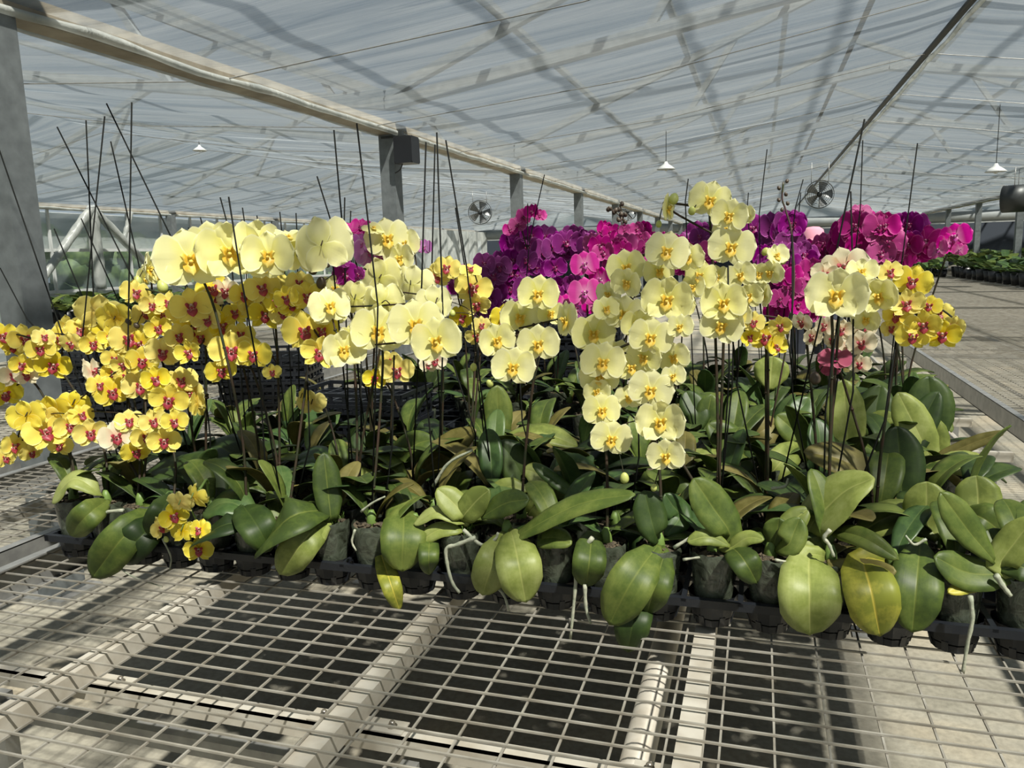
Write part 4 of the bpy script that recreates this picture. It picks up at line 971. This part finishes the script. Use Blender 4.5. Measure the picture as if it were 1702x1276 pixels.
# ------------------------------------------------------------------ stacks of black trays
def flat_tray():
    bm = bmesh.new(); W, D, H = .53, .33, .045; n = 9
    for i in range(n):
        x = W*i/(n-1); box(bm, x-.006, x+.006, 0, D, 0, .012)
    for j in range(6):
        y = D*j/5; box(bm, 0, W, y-.006, y+.006, 0, .011)
    for (a, b_, c, d) in ((-.012,W+.012,-.012,-.002),(-.012,W+.012,D+.002,D+.012),(-.012,-.002,-.012,D+.012),(W+.002,W+.012,-.012,D+.012)): box(bm, a, b_, c, d, .028, H)
    for i in range(n):
        x = W*i/(n-1)
        for y in (-.007, D+.007): box(bm, x-.008, x+.008, y-.004, y+.004, 0, .03)
    for j in range(6):
        y = D*j/5
        for x in (-.007, W+.007): box(bm, x-.004, x+.004, y-.008, y+.008, 0, .03)
    me = mesh_of(bm, 'flat_tray', False); me.materials.append(MATS['tray']); return me
FT = flat_tray()
for nm, x, y, n, rz in (('beside the inner column',-3.15,4.0,8,.25),('behind the yellow blooms',-4.35,4.9,8,.1),('on the empty left bench',-5.3,4.7,6,-.1),('behind the left yellow blooms',-4.0,3.6,5,.05),('behind the pale blooms',-2.0,3.02,7,.0),('left of the purple blooms',-1.35,4.75,12,.1),('at the back left corner',-2.0,4.75,11,.05)):
    for k in range(n):
        o = link('empty_tray', FT); o.location = (x+random.uniform(-.01,.01), y+random.uniform(-.01,.01), T+.006+k*.046); o.rotation_euler.z = rz+random.uniform(-.03,.03)
        tag(o, f'black tray, {"topmost" if k == n-1 else "bottom" if k == 0 else ordn(k)+" from the bottom"} in the stack {nm}', 'tray', 'stack of trays '+nm)

# ------------------------------------------------------------------ young plants on the far benches
def seedling(seed):
    rg = random.Random(seed); bm = bmesh.new(); 
    bmp = bmesh.new(); lathe(bmp, [(.045,0),(.06,.10)], 10); pm = mesh_of(bmp, 'seedling_pot'); pm.materials.append(MATS['black_plastic'])
    uvl = bm.loops.layers.uv.new('UVMap')
    for k in range(6):
        a = k*2.4+rg.random(); el = rg.uniform(.25,1.1); L_ = rg.uniform(.13,.2); w_ = rg.uniform(.06,.085)
        d = Vector((math.cos(a), math.sin(a), 0)); s_ = Vector((-math.sin(a), math.cos(a), 0)); pr = None
        for i in range(6):
            u = i/5; c = d*(L_*u*math.cos(el*(1-.4*u))) + Vector((0,0,.10+L_*math.sin(el)*u*(1-.35*u))); h = w_/2*interp(u, LEAFP)
            row = [(bm.verts.new(c+s_*h+Vector((0,0,h*.3))),(1,u)),(bm.verts.new(c),(.5,u)),(bm.verts.new(c-s_*h+Vector((0,0,h*.3))),(0,u))]
            if pr:
                for j in range(2):
                    qs = (pr[j],pr[j+1],row[j+1],row[j]); f = bm.faces.new([q[0] for q in qs])
                    for lp, q in zip(f.loops, qs): lp[uvl].uv = q[1]
            pr = row
    me = mesh_of(bm, 'seedling_leaves'); me.materials.append(MATS[['leaf_green','leaf_blue','leaf_dark'][seed % 3]]); return me, pm
SD = [seedling(s_) for s_ in range(6)]
def seeds(n, x0, x1, y0, y1, lab, grp, seed, sc=1.0, pot=True, step=.19):
    rg = random.Random(seed); k = 0; y = y0
    while y < y1 and k < n:
        x = x0
        while x < x1 and k < n:
            me, pm = SD[rg.randrange(6)]; o = bpy.data.objects.new('young_orchid', None); C.objects.link(o); o.location = (x+rg.uniform(-.02,.02), y+rg.uniform(-.02,.02), T+.005); o.rotation_euler.z = rg.uniform(0,6.28)
            s_ = sc*rg.uniform(.85,1.2); o.scale = (s_,)*3; tag(o, lab, 'young plant', grp); k += 1
            link('leaf_rosette', me, None, o)
            if pot: link('pot', pm, None, o)
            x += step*sc
        y += step*sc*1.15
seeds(120, 4.98, 9.0, 16.8, 27, 'young leafy orchid without flowers on the far right bench', 'young orchids on the far right bench', 5, 2.4)
seeds(60, 5.0, 9.0, 26.0, 35, 'young orchid crowded toward the far end of the right bench', 'young orchids at the far end of the right bench', 6, 3.0, False)
seeds(45, 1.6, 4.75, 23.6, 26.8, 'young orchid at the far end of the empty right bench', 'young orchids at the end of the empty bench', 7, 2.0, True)
seeds(100, -12.3, -8.75, 10.4, 14.0, 'low young orchid on the far left bench by the wall', 'young orchids on the far left bench', 8, 2.1)

# ------------------------------------------------------------------ fans, lamps, boxes
def fan(P, dia, label, yaw=0.0, depth=.18, kind='flat'):
    t = thing('circulation_fan', P, label, 'fan', None); t.rotation_euler.z = yaw; R = dia/2
    bm = bmesh.new(); lathe(bm, [(R,-depth/2),(R*1.03,-depth/2),(R*1.03,depth/2),(R,depth/2),(R,-depth/2)], 32, axis='Y', caps=(False,False)); link('housing', mesh_of(bm, 'housing'), 'fan_dark', t)
    bm = bmesh.new()
    for k in range(5):
        a0 = 2*math.pi*k/5; pr = None
        for i in range(7):
            r = R*(.16+.78*i/6); row = []
            for j in range(5):
                a = a0 + (j/4-.5)*(.85-.1*i/6); row.append(bm.verts.new((r*math.cos(a), (j/4-.5)*.10*(1-.3*i/6), r*math.sin(a))))
            if pr:
                for j in range(4): bm.faces.new((pr[j],pr[j+1],row[j+1],row[j]))
            pr = row
    link('blades', mesh_of(bm, 'blades'), 'fan_blade', t)
    bm = bmesh.new(); lathe(bm, [(R*.02,-.07),(R*.2,-.06),(R*.2,.12),(R*.02,.13)], 16, axis='Y'); link('motor_hub', mesh_of(bm, 'hub'), 'fan_dark', t)
    bm = bmesh.new()
    for rr in [R*q/7 for q in range(2,8)]:
        ring = [Vector((rr*math.cos(2*math.pi*k/32), -depth/2-.01, rr*math.sin(2*math.pi*k/32))) for k in range(33)]; tube(bm, ring, .0035, 4, False)
    for k in range(8):
        a = math.pi*2*k/8; tube(bm, [(0,-depth/2-.01,0),(R*math.cos(a),-depth/2-.01,R*math.sin(a))], .004, 4, False)
    link('wire_guard', mesh_of(bm, 'wire_guard'), 'fan_dark', t)
    bm = bmesh.new(); tt = abs(((P.x+3.35) % 9.6) - 4.8)/4.8; zt = ZR - tt*(ZR-ZE) - .03 - P.z
    tube(bm, [(-R*.6,0,R*.8),(-R*.6,0,zt)], .006, 5); tube(bm, [(R*.6,0,R*.8),(R*.6,0,zt)], .006, 5); link('hanger', mesh_of(bm, 'hanger'), 'steel', t)
fan(atY(1362,323,18), .56, 'round dark circulation fan hanging below the ceiling peak', -.05)
fan(atY(798,353,18.5), .56, 'round dark circulation fan hanging in the left bay', .3)
fan(atY(1043,352,23), .5, 'small dark circulation fan beside the far left inner columns', .3)
fan(atY(1688,330,17.6), .50, 'drum-shaped circulation fan at the right edge above young plants', 1.1, .42)
t = thing('wall_box', atY(676,250,6.9), 'black control box bracketed to the second left inner column', 'box')
bm = bmesh.new(); box(bm, -.09,.09,-.09,.09,-.12,.12); bmesh.ops.bevel(bm, geom=bm.edges[:], offset=.012, segments=2); link('case', mesh_of(bm, 'case', False), 'black_plastic', t)
bm = bmesh.new(); bar(bm, (-.25,0,.13), (0,0,.13), .03, .02); bar(bm, (-.05,0,.13), (-.05,0,.18), .04, .04); link('bracket', mesh_of(bm, 'box_bracket', False), 'fan_dark', t)
bm = bmesh.new(); tube(bm, smooth_path([(-.05,0,-.12),(-.08,0,-.17),(-.14,0,-.20)], 5), .006, 5); link('cable', mesh_of(bm, 'cable'), 'black_plastic', t)
def lamp(P, label, s_=1.0):
    t = thing('pendant_lamp', P, label, 'lamp'); tt = abs(((P.x+3.35) % 9.6) - 4.8)/4.8; top = ZR - tt*(ZR-ZE) - .03 - P.z
    bm = bmesh.new(); lathe(bm, [(.02*s_,.12*s_),(.04*s_,.08*s_),(.10*s_,.04*s_),(.15*s_,0),(.148*s_,-.004)], 20, caps=(True,False)); link('lamp_shade', mesh_of(bm, 'lamp_shade'), 'lampwhite', t)
    bm = bmesh.new(); r = bmesh.ops.create_uvsphere(bm, u_segments=10, v_segments=8, radius=.035*s_); link('bulb', mesh_of(bm, 'bulb'), 'lampwhite', t)
    bm = bmesh.new(); tube(bm, [(0,0,.12*s_),(0,0,top)], .004, 5); link('cord', mesh_of(bm, 'cord'), 'stake', t)
lamp(atY(1107,281,10), 'white pendant lamp hanging over the middle of the purple blooms', .75)
lamp(atY(1655,285,11), 'white pendant lamp hanging at the upper right over the empty bench', .8)
lamp(atY(332,250,9), 'pendant lamp on a thin cord in the left bay', .6)

# ------------------------------------------------------------------ worker in a pink hat, mostly behind the purple blooms
def person(P):
    t = thing('person', P, 'person in a pink brimmed hat standing behind the purple blooms', 'person')
    me = bpy.data.meshes.new('body')
    V = [(0,0,.93),(0,0,1.12),(0,0,1.34),(0,0,1.46),(0,-.01,1.56),(0,-.02,1.63),
         (.17,0,1.40),(.24,-.03,1.13),(.20,-.22,1.00),(.17,-.29,.98),(-.17,0,1.40),(-.24,-.03,1.13),(-.20,-.22,1.00),(-.17,-.29,.98),
         (.10,0,.88),(.11,0,.48),(.11,.02,.07),(.12,-.14,.03),(-.10,0,.88),(-.11,0,.48),(-.11,.02,.07),(-.12,-.14,.03)]
    Eg = [(0,1),(1,2),(2,3),(3,4),(4,5),(2,6),(6,7),(7,8),(8,9),(2,10),(10,11),(11,12),(12,13),(0,14),(14,15),(15,16),(16,17),(0,18),(18,19),(19,20),(20,21)]
    Rr = [.15,.13,.15,.06,.075,.085,.06,.045,.035,.03,.06,.045,.035,.03,.09,.06,.042,.035,.09,.06,.042,.035]
    me.from_pydata(V, Eg, []); o = link('body', me, 'cloth_dark', t)
    sk = o.modifiers.new('skin', 'SKIN')
    for i, r in enumerate(Rr): me.skin_vertices[0].data[i].radius = (r, r*.8 if i < 3 else r)
    me.skin_vertices[0].data[0].use_root = True
    s2 = o.modifiers.new('sub', 'SUBSURF'); s2.levels = 1; s2.render_levels = 2
    for s_ in (-1, 1):
        for k in range(5):
            mf = bpy.data.meshes.new('finger'); bx0 = s_*.17+(k-2)*.016; L_ = (.05,.07,.075,.07,.055)[k]
            sp_x = (s_*-.03 if k == (0 if s_ > 0 else 4) else 0)
            bm = bmesh.new(); tube(bm, smooth_path([(bx0,-.30,.985),(bx0+sp_x,-.30-L_*.5,.98),(bx0+sp_x,-.30-L_*.8,.955)], 3), [.009]*3+[.0085]*3+[.007], 6)
            link('finger', mesh_of(bm, 'finger'), 'skin', o)
    bm = bmesh.new(); bmesh.ops.create_uvsphere(bm, u_segments=20, v_segments=14, radius=1)
    for v in bm.verts:
        v.co = Vector((v.co.x*.078, v.co.y*.095, v.co.z*.115))
        if v.co.z < 0: v.co.x *= 1+v.co.z*2.2
        if abs(v.co.x) < .014 and v.co.y < -.07 and -.04 < v.co.z < .02: v.co.y -= .022
    for v in bm.verts: v.co += Vector((0,-.025,1.63))
    for s_ in (-1, 1):
        r = bmesh.ops.create_uvsphere(bm, u_segments=8, v_segments=6, radius=.012)
        for v in r['verts']: v.co += Vector((s_*.03,-.112,1.645))
        r = bmesh.ops.create_uvsphere(bm, u_segments=8, v_segments=6, radius=.022)
        for v in r['verts']: v.co = Vector((v.co.x*.4, v.co.y, v.co.z*1.4)) + Vector((s_*.079,-.015,1.63))
    link('head', mesh_of(bm, 'head'), 'skin', t)
    bm = bmesh.new(); lathe(bm, [(.001,1.80),(.05,1.795),(.085,1.77),(.098,1.70),(.10,1.675),(.13,1.665),(.175,1.65),(.172,1.645),(.13,1.66),(.095,1.67)], 24, (0,-.02,0), caps=(True,False)); link('hat', mesh_of(bm, 'hat'), 'cloth_pink', t)
    bm = bmesh.new(); lathe(bm, [(.085,1.56),(.093,1.62),(.09,1.70),(.02,1.73)], 16, (0,.012,0), caps=(False,True)); link('hair', mesh_of(bm, 'hair'), 'hair', t)
P_ = atY(1352,374,7.6); person(Vector((P_.x, 7.6, 0)))
print('plants', len(plants), 'objects', len(bpy.data.objects))
